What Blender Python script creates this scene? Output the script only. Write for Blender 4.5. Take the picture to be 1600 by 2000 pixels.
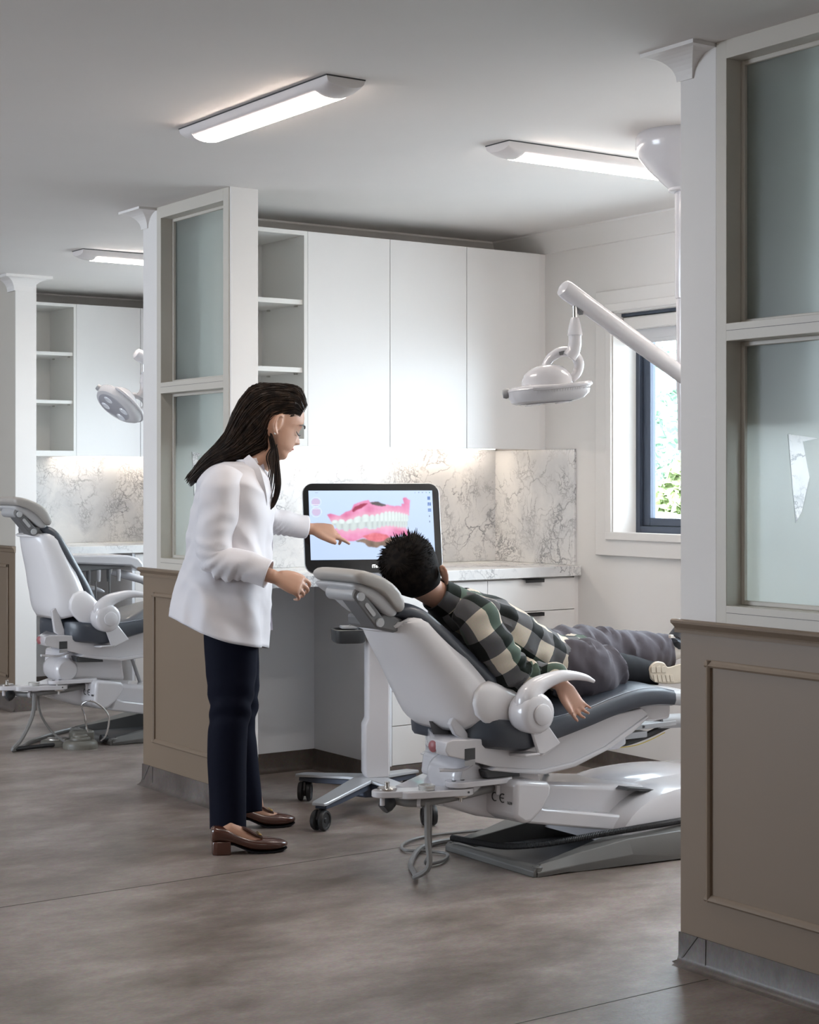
import bpy, bmesh, math, random
import numpy as np
from mathutils import Vector, Matrix, noise
random.seed(7)
SC = bpy.context.scene
for o in list(bpy.data.objects): bpy.data.objects.remove(o)
C = SC.collection
# ---------------------------------------------------------------- camera
# X runs along the back cabinets, Y along the corridor, floor at 0, ceiling at H
H, EYE, FPX, HOR, YAW = 2.405, 1.279, 3309.0, 937.0, 0.6062
cam = bpy.data.cameras.new('camera'); co = bpy.data.objects.new('camera', cam); C.objects.link(co)
co.location = (0, 0, EYE); co.rotation_euler = (math.pi/2, 0, -YAW)
cam.sensor_fit = 'VERTICAL'; cam.sensor_height = 36; cam.lens = FPX/2000*36
cam.shift_y = (HOR-1000)/2000; cam.clip_start = .05; cam.clip_end = 200
SC.camera = co
SC.view_settings.view_transform = 'Standard'; SC.view_settings.look = 'None'
SC.view_settings.gamma = 1; SC.view_settings.use_curve_mapping = False
SC.view_settings.exposure = 1.18
SC.cycles.use_denoising = True
SC.cycles.max_bounces = 8; SC.cycles.diffuse_bounces = 5; SC.cycles.transmission_bounces = 8
SC.cycles.sample_clamp_indirect = 6
# ---------------------------------------------------------------- world and lights
W = bpy.data.worlds.new('sky'); SC.world = W; W.use_nodes = True
bg = W.node_tree.nodes['Background']; bg.inputs[0].default_value = (.78, .88, 1, 1); bg.inputs[1].default_value = 5.6
def area(name, loc, rot, sx, sy, power, col):
    l = bpy.data.lights.new(name, 'AREA'); l.shape = 'RECTANGLE'; l.size = sx; l.size_y = sy
    l.energy = power; l.color = col
    o = bpy.data.objects.new(name, l); C.objects.link(o); o.location = loc; o.rotation_euler = rot
    return o
# sky portals: one window a bay, plus an unseen left opening added for fill
def portal(loc, rot, sx, sy):
    o = area('window_portal', loc, rot, sx, sy, 1, (1, 1, 1)); o.data.cycles.is_portal = True
for wy in (1.285, 4.50, 7.80): portal((5.19, wy, 1.53), (0, math.pi/2, 0), .97, 2.2)
portal((-2.65, 7.15, 1.5), (0, -math.pi/2, 0), 1.8, 2.5)  # left opening, out of view, added for fill

# ---------------------------------------------------------------- materials
def mat(name, col, rough=.5, metal=0, spec=.5, bump=0, bscale=200, coat=0, vary=0, vscale=3, emis=None, es=0, sheen=0, sub=0):
    m = bpy.data.materials.new(name); m.use_nodes = True; nt = m.node_tree; b = nt.nodes['Principled BSDF']
    b.inputs['Base Color'].default_value = (*col, 1); b.inputs['Roughness'].default_value = rough
    b.inputs['Metallic'].default_value = metal; b.inputs['Specular IOR Level'].default_value = spec
    b.inputs['Coat Weight'].default_value = coat; b.inputs['Coat Roughness'].default_value = .08
    b.inputs['Sheen Weight'].default_value = sheen
    if sub: b.inputs['Subsurface Weight'].default_value = sub; b.inputs['Subsurface Radius'].default_value = (.02, .008, .004); b.inputs['Subsurface Scale'].default_value = .5
    if emis: b.inputs['Emission Color'].default_value = (*emis, 1); b.inputs['Emission Strength'].default_value = es
    tc = nt.nodes.new('ShaderNodeTexCoord')
    n = nt.nodes.new('ShaderNodeTexNoise'); n.inputs['Scale'].default_value = vscale; n.inputs['Detail'].default_value = 4
    nt.links.new(tc.outputs['Object'], n.inputs['Vector'])
    mx = nt.nodes.new('ShaderNodeMix'); mx.data_type = 'RGBA'
    v = vary if vary else .03
    mx.inputs[6].default_value = (*[c*(1-v) for c in col], 1); mx.inputs[7].default_value = (*[min(1, c*(1+v)) for c in col], 1)
    nt.links.new(n.outputs['Fac'], mx.inputs[0]); nt.links.new(mx.outputs[2], b.inputs['Base Color'])
    if bump:
        n2 = nt.nodes.new('ShaderNodeTexNoise'); n2.inputs['Scale'].default_value = bscale
        nt.links.new(tc.outputs['Object'], n2.inputs['Vector'])
        bp = nt.nodes.new('ShaderNodeBump'); bp.inputs['Strength'].default_value = bump; bp.inputs['Distance'].default_value = .002
        nt.links.new(n2.outputs['Fac'], bp.inputs['Height']); nt.links.new(bp.outputs[0], b.inputs['Normal'])
    return m
M = {}
M['wall'] = mat('white_wall_paint', (.80, .775, .755), .6, bump=.05)
M['ceil'] = mat('ceiling_paint', (.75, .72, .70), .8, bump=.05)
M['taupe'] = mat('taupe_satin_paint', (.222, .165, .118), .45, bump=.04)
M['frame'] = mat('warm_grey_frame_paint', (.60, .565, .505), .38)
M['white'] = mat('white_gloss_laminate', (.80, .79, .785), .32)
M['shelf'] = mat('white_melamine', (.80, .79, .77), .45)
M['knee'] = mat('pale_grey_laminate', (.80, .83, .88), .42)  # white panels; the blue of daylight is mixed into this colour
M['black'] = mat('black_metal_pull', (.02, .02, .022), .35)
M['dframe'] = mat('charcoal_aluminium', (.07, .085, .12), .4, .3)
M['steel'] = mat('brushed_steel', (.62, .60, .57), .25, 1)
M['chrome'] = mat('chrome', (.8, .8, .8), .08, 1)
M['pwhite'] = mat('white_moulded_plastic', (.64, .625, .645), .22, coat=.5)
M['pshell'] = mat('off_white_shell', (.80, .785, .80), .3, coat=.3)
M['pgrey'] = mat('light_grey_plastic', (.40, .40, .41), .4)
M['mgrey'] = mat('mid_grey_plastic', (.16, .16, .165), .4)
M['dgrey'] = mat('dark_plastic', (.045, .047, .05), .4)
M['vinyl'] = mat('slate_upholstery', (.052, .060, .076), .36, bump=.15, bscale=400, coat=.15)
M['base'] = mat('grey_cast_base', (.14, .137, .13), .45, bump=.1, bscale=300)
M['lamp'] = mat('lamp_housing', (.72, .68, .67), .4)
M['glow'] = mat('lamp_diffuser', (1, 1, 1), .4, emis=(1, .90, .81), es=16)
M['led'] = mat('led_strip', (1, 1, 1), .4, emis=(1, .86, .72), es=9)
M['blind'] = mat('roller_blind_fabric', (.66, .66, .68), .8, bump=.2)

def marble():
    m = bpy.data.materials.new('veined_marble'); m.use_nodes = True; nt = m.node_tree; b = nt.nodes['Principled BSDF']
    N = nt.nodes.new; L = nt.links.new
    b.inputs['Roughness'].default_value = .22
    tc = N('ShaderNodeTexCoord'); mp = N('ShaderNodeMapping'); mp.inputs['Rotation'].default_value = (.3, .5, .4)
    L(tc.outputs['Object'], mp.inputs[0])
    w = N('ShaderNodeTexNoise'); w.inputs['Scale'].default_value = 3.2; w.inputs['Detail'].default_value = 6
    L(mp.outputs[0], w.inputs['Vector'])
    sc = N('ShaderNodeVectorMath'); sc.operation = 'SCALE'; sc.inputs['Scale'].default_value = .42; L(w.outputs['Color'], sc.inputs[0])
    a0 = N('ShaderNodeVectorMath'); a0.operation = 'ADD'; L(mp.outputs[0], a0.inputs[0]); L(sc.outputs[0], a0.inputs[1])
    w2 = N('ShaderNodeTexNoise'); w2.inputs['Scale'].default_value = 17; w2.inputs['Detail'].default_value = 5; w2.inputs['Roughness'].default_value = .7; L(mp.outputs[0], w2.inputs['Vector'])
    s2 = N('ShaderNodeVectorMath'); s2.operation = 'SCALE'; s2.inputs['Scale'].default_value = .085; L(w2.outputs['Color'], s2.inputs[0])
    ad = N('ShaderNodeVectorMath'); ad.operation = 'ADD'; L(a0.outputs[0], ad.inputs[0]); L(s2.outputs[0], ad.inputs[1])
    cols = None
    for scale, wid, stren, msk in ((5, .035, .85, 3.0), (12, .06, .85, 5.0), (28, .11, .7, 7.0)):
        v = N('ShaderNodeTexVoronoi'); v.feature = 'DISTANCE_TO_EDGE'; v.inputs['Scale'].default_value = scale
        L(ad.outputs[0], v.inputs['Vector'])
        r = N('ShaderNodeMapRange'); r.inputs[1].default_value = 0; r.inputs[2].default_value = wid; r.inputs[3].default_value = stren; r.inputs[4].default_value = 0
        r.interpolation_type = 'SMOOTHSTEP'; L(v.outputs['Distance'], r.inputs[0])
        n = N('ShaderNodeTexNoise'); n.inputs['Scale'].default_value = msk; n.inputs['Detail'].default_value = 5
        L(mp.outputs[0], n.inputs['Vector'])
        r2 = N('ShaderNodeMapRange'); r2.inputs[1].default_value = .47; r2.inputs[2].default_value = .62; L(n.outputs['Fac'], r2.inputs[0])
        mu = N('ShaderNodeMath'); mu.operation = 'MULTIPLY'; L(r.outputs[0], mu.inputs[0]); L(r2.outputs[0], mu.inputs[1])
        if cols is None: cols = mu
        else:
            a = N('ShaderNodeMath'); a.operation = 'MAXIMUM'; L(cols.outputs[0], a.inputs[0]); L(mu.outputs[0], a.inputs[1]); cols = a
    n = N('ShaderNodeTexNoise'); n.inputs['Scale'].default_value = 2.5; n.inputs['Detail'].default_value = 8; L(ad.outputs[0], n.inputs['Vector'])
    m1 = N('ShaderNodeMix'); m1.data_type = 'RGBA'; m1.inputs[6].default_value = (.58, .59, .61, 1); m1.inputs[7].default_value = (.77, .765, .76, 1)
    rr = N('ShaderNodeMapRange'); rr.inputs[1].default_value = .35; rr.inputs[2].default_value = .55; L(n.outputs['Fac'], rr.inputs[0]); L(rr.outputs[0], m1.inputs[0])
    m2 = N('ShaderNodeMix'); m2.data_type = 'RGBA'; m2.inputs[7].default_value = (.20, .20, .22, 1)
    L(m1.outputs[2], m2.inputs[6]); L(cols.outputs[0], m2.inputs[0]); L(m2.outputs[2], b.inputs['Base Color'])
    return m
M['marble'] = marble()
def vinylfloor(name='mottled_vinyl', k=1.0):
    m = bpy.data.materials.new(name); m.use_nodes = True; nt = m.node_tree; b = nt.nodes['Principled BSDF']
    N = nt.nodes.new; L = nt.links.new
    tc = N('ShaderNodeTexCoord'); mp = N('ShaderNodeMapping'); mp.inputs['Rotation'].default_value = (0, 0, .5); mp.inputs['Scale'].default_value = (1.0, 1.7, 1)
    L(tc.outputs['Object'], mp.inputs[0])
    n = N('ShaderNodeTexNoise'); n.inputs['Scale'].default_value = 2.6; n.inputs['Detail'].default_value = 12; n.inputs['Roughness'].default_value = .72; L(mp.outputs[0], n.inputs['Vector'])
    n2 = N('ShaderNodeTexNoise'); n2.inputs['Scale'].default_value = 90; n2.inputs['Detail'].default_value = 3; L(mp.outputs[0], n2.inputs['Vector'])
    cr = N('ShaderNodeValToRGB'); e = cr.color_ramp.elements
    e[0].position = .34; e[0].color = (.085*k, .068*k, .056*k, 1); e[1].position = .66; e[1].color = (.225*k, .195*k, .178*k, 1)
    x = e.new(.5); x.color = (.150*k, .124*k, .110*k, 1)
    L(n.outputs['Fac'], cr.inputs[0])
    mx = N('ShaderNodeMix'); mx.data_type = 'RGBA'; mx.blend_type = 'OVERLAY'; mx.inputs[0].default_value = .35
    L(cr.outputs[0], mx.inputs[6]); L(n2.outputs['Color'], mx.inputs[7])
    L(mx.outputs[2], b.inputs['Base Color'])
    r = N('ShaderNodeMapRange'); r.inputs[3].default_value = .30; r.inputs[4].default_value = .46; L(n.outputs['Fac'], r.inputs[0]); L(r.outputs[0], b.inputs['Roughness'])
    bp = N('ShaderNodeBump'); bp.inputs['Strength'].default_value = .18; bp.inputs['Distance'].default_value = .002; L(n2.outputs['Fac'], bp.inputs['Height']); L(bp.outputs[0], b.inputs['Normal'])
    return m
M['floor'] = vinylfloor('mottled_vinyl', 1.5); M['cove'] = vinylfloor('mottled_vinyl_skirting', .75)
M['seam'] = mat('weld_seam', (.12, .11, .10), .5)
def frosted():
    m = bpy.data.materials.new('frosted_glass'); m.use_nodes = True; nt = m.node_tree; N = nt.nodes.new; L = nt.links.new
    out = nt.nodes['Material Output']; nt.nodes.remove(nt.nodes['Principled BSDF'])
    tc = N('ShaderNodeTexCoord'); n = N('ShaderNodeTexNoise'); n.inputs['Scale'].default_value = 300; L(tc.outputs['Object'], n.inputs['Vector'])
    rf = N('ShaderNodeBsdfRefraction'); rf.inputs[0].default_value = (.91, .94, .92, 1); rf.inputs['IOR'].default_value = 1.25
    r = N('ShaderNodeMapRange'); r.inputs[3].default_value = .36; r.inputs[4].default_value = .44; L(n.outputs['Fac'], r.inputs[0]); L(r.outputs[0], rf.inputs['Roughness'])
    tr = N('ShaderNodeBsdfTranslucent'); tr.inputs[0].default_value = (.68, .71, .69, 1)
    gl = N('ShaderNodeBsdfGlossy'); gl.inputs['Roughness'].default_value = .25
    df = N('ShaderNodeBsdfDiffuse'); df.inputs[0].default_value = (.60, .63, .61, 1)
    a = N('ShaderNodeMixShader'); a.inputs[0].default_value = .35; L(rf.outputs[0], a.inputs[1]); L(tr.outputs[0], a.inputs[2])
    a2 = N('ShaderNodeMixShader'); a2.inputs[0].default_value = .12; L(a.outputs[0], a2.inputs[1]); L(df.outputs[0], a2.inputs[2])
    fr = N('ShaderNodeFresnel'); fr.inputs[0].default_value = 1.3
    c = N('ShaderNodeMixShader'); L(fr.outputs[0], c.inputs[0]); L(a2.outputs[0], c.inputs[1]); L(gl.outputs[0], c.inputs[2])
    L(c.outputs[0], out.inputs[0]); return m
M['frost'] = frosted()
def clearglass():
    m = bpy.data.materials.new('clear_glass'); m.use_nodes = True; nt = m.node_tree; N = nt.nodes.new; L = nt.links.new
    out = nt.nodes['Material Output']; nt.nodes.remove(nt.nodes['Principled BSDF'])
    tr = N('ShaderNodeBsdfTransparent'); tr.inputs[0].default_value = (.96, .98, .97, 1)
    gl = N('ShaderNodeBsdfGlossy'); gl.inputs['Roughness'].default_value = .02
    fr = N('ShaderNodeFresnel'); fr.inputs[0].default_value = 1.12
    c = N('ShaderNodeMixShader'); L(fr.outputs[0], c.inputs[0]); L(tr.outputs[0], c.inputs[1]); L(gl.outputs[0], c.inputs[2])
    L(c.outputs[0], out.inputs[0]); return m
M['glass'] = clearglass()

# ---------------------------------------------------------------- helpers
WLOC = {}
def tag(o, label=None, cat=None, group=None, kind=None):
    if label: o['label'] = label
    if cat: o['category'] = cat
    if group: o['group'] = group
    if kind: o['kind'] = kind
    return o
def thing(name, loc, label, cat, group=None, kind=None):
    o = bpy.data.objects.new(name, None); C.objects.link(o); o.location = loc; o.empty_display_size = .05
    WLOC[o.name] = Vector(loc); return tag(o, label, cat, group, kind)
def obj(name, bm, m, parent=None, label=None, cat=None, group=None, kind=None, smooth=False, bevel=0, sub=0, seg=2, ang=.6, remesh=0, solid=0):
    """links a bmesh given in world coordinates as one mesh object"""
    bmesh.ops.recalc_face_normals(bm, faces=bm.faces)
    if parent is not None: base = WLOC[parent.name]
    else:
        xs = [v.co for v in bm.verts]
        base = Vector(((min(c.x for c in xs)+max(c.x for c in xs))/2, (min(c.y for c in xs)+max(c.y for c in xs))/2, min(c.z for c in xs)))
    bmesh.ops.translate(bm, verts=bm.verts, vec=-base)
    me = bpy.data.meshes.new(name); bm.to_mesh(me); bm.free()
    for p in me.polygons: p.use_smooth = smooth
    o = bpy.data.objects.new(name, me); C.objects.link(o)
    for mm in (m if isinstance(m, (list, tuple)) else [m]): me.materials.append(mm)
    if parent is not None: o.parent = parent
    else: o.location = base
    WLOC[o.name] = base.copy()
    if solid:
        md = o.modifiers.new('solid', 'SOLIDIFY'); md.thickness = solid; md.offset = 0
    if remesh:
        md = o.modifiers.new('remesh', 'REMESH'); md.mode = 'VOXEL'; md.voxel_size = remesh; md.use_smooth_shade = True
        md = o.modifiers.new('sm', 'SMOOTH'); md.iterations = 6; md.factor = .5
    if bevel:
        md = o.modifiers.new('bevel', 'BEVEL'); md.width = bevel; md.segments = seg; md.limit_method = 'ANGLE'; md.angle_limit = ang
        md.harden_normals = False
    if sub:
        md = o.modifiers.new('sub', 'SUBSURF'); md.levels = sub; md.render_levels = sub
    if (bevel or smooth) and not sub and not remesh:
        if hasattr(me, 'set_sharp_from_angle'):
            for p in me.polygons: p.use_smooth = True
            me.set_sharp_from_angle(angle=.7)
    return tag(o, label, cat, group, kind)
def NB(): return bmesh.new()
def box(bm, x0, x1, y0, y1, z0, z1):
    v = [bm.verts.new(p) for p in ((x0,y0,z0),(x1,y0,z0),(x1,y1,z0),(x0,y1,z0),(x0,y0,z1),(x1,y0,z1),(x1,y1,z1),(x0,y1,z1))]
    for f in ((0,1,2,3),(4,7,6,5),(0,4,5,1),(1,5,6,2),(2,6,7,3),(3,7,4,0)): bm.faces.new([v[i] for i in f])
    return bm
def B(*a): return box(NB(), *a)
def prism(bm, pts, axis, a0, a1):
    f = {'x': lambda p, a: (a, p[0], p[1]), 'y': lambda p, a: (p[0], a, p[1]), 'z': lambda p, a: (p[0], p[1], a)}[axis]
    r0 = [bm.verts.new(f(p, a0)) for p in pts]; r1 = [bm.verts.new(f(p, a1)) for p in pts]
    n = len(pts)
    for i in range(n): bm.faces.new((r0[i], r0[(i+1) % n], r1[(i+1) % n], r1[i]))
    bm.faces.new(r0[::-1]); bm.faces.new(r1); return bm
def loft(bm, rings, closed=True, caps=True):
    R = [[bm.verts.new(p) for p in r] for r in rings]; n = len(R[0])
    for a, b in zip(R, R[1:]):
        for i in range(n if closed else n-1): bm.faces.new((a[i], a[(i+1) % n], b[(i+1) % n], b[i]))
    if caps and closed:
        bm.faces.new(R[0][::-1]); bm.faces.new(R[-1])
    return bm
def spline(P, n):
    """Catmull-Rom through points of any dimension"""
    P = [np.array(p, float) for p in P]; Q = [2*P[0]-P[1]]+P+[2*P[-1]-P[-2]]; out = []
    for i in range(1, len(Q)-2):
        for k in range(n):
            t = k/n; a, b, c, d = Q[i-1:i+3]
            out.append(.5*((2*b)+(-a+c)*t+(2*a-5*b+4*c-d)*t*t+(-a+3*b-3*c+d)*t**3))
    out.append(P[-1]); return out
def tube(bm, pts, r, n=10, sm=0, caps=True, flat=1, up=None):
    """round (or flattened) tube along a path; r scalar or list"""
    if not hasattr(r, '__len__'): r = [r]*len(pts)
    if sm:
        q = spline([tuple(p)+(rr,) for p, rr in zip(pts, r)], sm); pts = [Vector(x[:3]) for x in q]; r = [max(x[3], 1e-4) for x in q]
    pts = [Vector(p) for p in pts]; rings = []; prev = None
    for i, p in enumerate(pts):
        t = (pts[min(i+1, len(pts)-1)]-pts[max(i-1, 0)]).normalized()
        if prev is None:
            a = Vector(up) if up else (Vector((0, 0, 1)) if abs(t.z) < .9 else Vector((1, 0, 0)))
            u = (a-t*a.dot(t)).normalized()
        else: u = (prev-t*prev.dot(t)).normalized()
        prev = u; v = t.cross(u)
        rings.append([p+(u*math.cos(k*2*math.pi/n)*flat+v*math.sin(k*2*math.pi/n))*r[i] for k in range(n)])
    return loft(bm, rings, True, caps)
def lathe(bm, prof, c, ax=(0, 0, 1), n=24):
    ax = Vector(ax).normalized(); a = Vector((1, 0, 0)) if abs(ax.x) < .9 else Vector((0, 1, 0))
    u = (a-ax*a.dot(ax)).normalized(); v = ax.cross(u); c = Vector(c)
    return loft(bm, [[c+ax*z+(u*math.cos(k*2*math.pi/n)+v*math.sin(k*2*math.pi/n))*max(r, 1e-5) for k in range(n)] for r, z in prof])
_F = Vector((math.sin(YAW), math.cos(YAW), 0)); _R = Vector((math.cos(YAW), -math.sin(YAW), 0))
def at(x, y, d):
    """point seen at photo pixel (x, y) at real depth d metres along the view"""
    return Vector((0, 0, EYE))+_F*d+_R*((x-800)/FPX*d)+Vector((0, 0, (HOR-y)/FPX*d))
def aty(x, y, Y):
    d = _F*1+_R*((x-800)/FPX); return at(x, y, Y/d.y)
# ---------------------------------------------------------------- room shell
XS, XW, PB, PT = 3.14, 4.978, .085, .12            # screen plane, window wall, skirting height, screen thickness
def struct(name, bm, m, parent=None, **k):
    return obj(name, bm, m, parent, kind='structure' if parent is None else None, **k)
fl = struct('floor', B(-2.6, 5.1, -3.1, 13.5, -.1, 0), M['floor'])
ce = struct('ceiling', B(-2.6, 5.1, -3.1, 13.5, H, H+.1), M['ceil'])
for a, b in (((1.2, 4.10), (3.0, 4.585)), ((3.34, 4.66), (2.2, 5.05)), ((3.0, 2.62), (2.0, 2.30))):
    pass
def seam(p, q, w=.0016):
    p, q = Vector(p), Vector(q); d = (q-p).normalized(); n = Vector((-d.y, d.x, 0))*w
    bm = NB(); loft(bm, [[p-n, p+n, p+n+Vector((0,0,.0006)), p-n+Vector((0,0,.0006))], [q-n, q+n, q+n+Vector((0,0,.0006)), q-n+Vector((0,0,.0006))]])
    struct('weld_seam', bm, M['seam'], fl)
seam((-1.5, 4.86, .0002), (3.42, 4.86, .0002)); seam((3.42, 4.86, .0002), (4.9, 4.86, .0002))
seam((3.10, 3.13, .0002), (1.1, 3.13, .0002))
bm = NB(); box(bm, -2.7, -2.6, -3.1, 5.9, 0, H); box(bm, -2.7, -2.6, 8.4, 13.5, 0, H); box(bm, -2.7, -2.6, 5.9, 8.4, 0, .6); box(bm, -2.7, -2.6, 5.9, 8.4, 2.4, H)
struct('wall_left', bm, M['wall'])                    # unseen opening added to let in fill light
struct('wall_far', B(-2.6, 5.1, 13.5, 13.6, 0, H), M['wall'])
# wall behind the camera
struct('wall_rear', B(-2.6, 5.1, -3.2, -3.1, 0, H), M['wall'])
# window wall: three windows, one a bay
WY = ((.185, 2.385), (3.40, 5.60), (6.70, 8.90)); WZ0, WZ1 = 1.045, 2.02
bm = NB(); ys = [-3.1]+[v for w in WY for v in w]+[13.5]
for i in range(0, len(ys), 2): box(bm, XW, XW+.22, ys[i], ys[i+1], 0, H)
for a, b in WY: box(bm, XW, XW+.22, a, b, 0, WZ0); box(bm, XW, XW+.22, a, b, WZ1, H)
struct('wall_right', bm, M['wall'])
COVE = [(0, 0), (-.085, 0), (-.083, -.008), (-.070, -.012), (-.048, -.028), (-.028, -.048), (-.013, -.068), (-.008, -.082), (0, -.085)]
def cornice(axis, a0, a1, wallpos, sgn, name='trim_cornice'):
    # cove profile hung in the corner of ceiling and wall
    pts = [(wallpos+p[0]*sgn, H+p[1]) for p in COVE]
    return struct(name, prism(NB(), pts, axis, a0, a1), M['wall'], smooth=True)
def cove_skirt(axis, a0, a1, pos, sgn, parent=None, name='baseboard'):
    # sheet vinyl turned up the wall with a coved foot; sgn = direction the wall faces
    pr = [(pos, 0), (pos+.030*sgn, 0), (pos+.020*sgn, .003), (pos+.010*sgn, .010), (pos+.005*sgn, .022), (pos+.004*sgn, PB), (pos, PB)]
    return struct(name, prism(NB(), pr, axis, a0, a1), M['cove'], parent, smooth=True)
def window(n, y0, y1):
    t = thing('window_%d' % n, (XW, (y0+y1)/2, WZ0), None, None, kind='structure')
    x0 = XW+.115
    bm = NB()                                              # dark outer frame
    for a in ((y0, y0+.035, WZ0, WZ1), (y1-.035, y1, WZ0, WZ1), (y0+.035, y1-.035, WZ0, WZ0+.03), (y0+.035, y1-.035, WZ1-.03, WZ1)): box(bm, x0, x0+.07, *a)
    obj('frame', bm, M['dframe'], t, bevel=.002)
    bm = NB()                                              # sash inside it
    a, b, c, d = y0+.036, y1-.036, WZ0+.031, WZ1-.031
    for q in ((a, a+.045, c, d), (b-.045, b, c, d), (a+.045, b-.045, c, c+.035), (a+.045, b-.045, d-.035, d)): box(bm, x0+.02, x0+.055, *q)
    obj('sash', bm, M['dframe'], t, bevel=.003)
    obj('pane', B(x0+.034, x0+.040, a+.04, b-.04, c+.03, d-.03), M['glass'], t)
    bm = NB()                                              # white reveal boards
    for q in ((y0-.0, y0+.012, WZ0, WZ1), (y1-.012, y1, WZ0, WZ1), (y0, y1, WZ1-.012, WZ1), (y0, y1, WZ0-.012, WZ0+.001)): box(bm, XW-.018, x0, *q)
    obj('reveal', bm, M['wall'], t)
    # architrave: flat board with a raised inner bead, mitred look by overlap
    for k, (q, w) in enumerate((((y0-.105, y0+.004), 'v'), ((y1-.004, y1+.105), 'v'), ((WZ1-.004, WZ1+.09), 'h'), ((WZ0-.1, WZ0+.004), 'h'))):
        bm = NB()
        if w == 'v': box(bm, XW-.020, XW, q[0], q[1], WZ0-.1, WZ1+.09)
        else: box(bm, XW-.0205, XW, y0-.105, y1+.105, q[0], q[1])
        inn = {0: (y0-.03, y0+.006), 1: (y1-.006, y1+.03), 2: (WZ1-.006, WZ1+.03), 3: (WZ0-.03, WZ0+.006)}[k]
        if w == 'v': box(bm, XW-.030, XW-.018, inn[0], inn[1], WZ0-.03, WZ1+.03)
        else: box(bm, XW-.0305, XW-.018, y0-.03, y1+.03, inn[0], inn[1])
        obj('architrave', bm, M['wall'], t, bevel=.004)
    return t
for i, (a, b) in enumerate(WY):
    window(i+1, a, b)
    s = thing('roller_blind', (XW+.07, (a+b)/2, 1.97), ['roller blind in the window hidden behind the nearest glazed screen', 'grey roller blind drawn a little way down the window beside the treatment chair', 'roller blind in the window of the farther bay'][i], 'blind')
    bm = NB(); box(bm, XW+.035, XW+.105, a+.014, b-.014, WZ1-.085, WZ1-.028); obj('cassette', bm, M['wall'], s, bevel=.006)
    bm = NB(); box(bm, XW+.03, XW+.11, a+.012, b-.012, WZ1-.026, WZ1-.013); obj('head_rail', bm, M['dframe'], s)
    bm = NB(); box(bm, XW+.062, XW+.064, a+.02, b-.02, 1.885, WZ1-.05); box(bm, XW+.057, XW+.069, a+.02, b-.02, 1.873, 1.892); obj('fabric', bm, M['blind'], s, bevel=.002)
cornice('y', -3.1, 13.5, XW, 1)
cove_skirt('y', 6.46, 9.8, XW, -1, name='baseboard_right'); cove_skirt('y', 3.3, 5.83, XW, -1, name='baseboard_right')
cove_skirt('y', -3.1, 3.2, XW, -1, name='baseboard_right')

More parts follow.
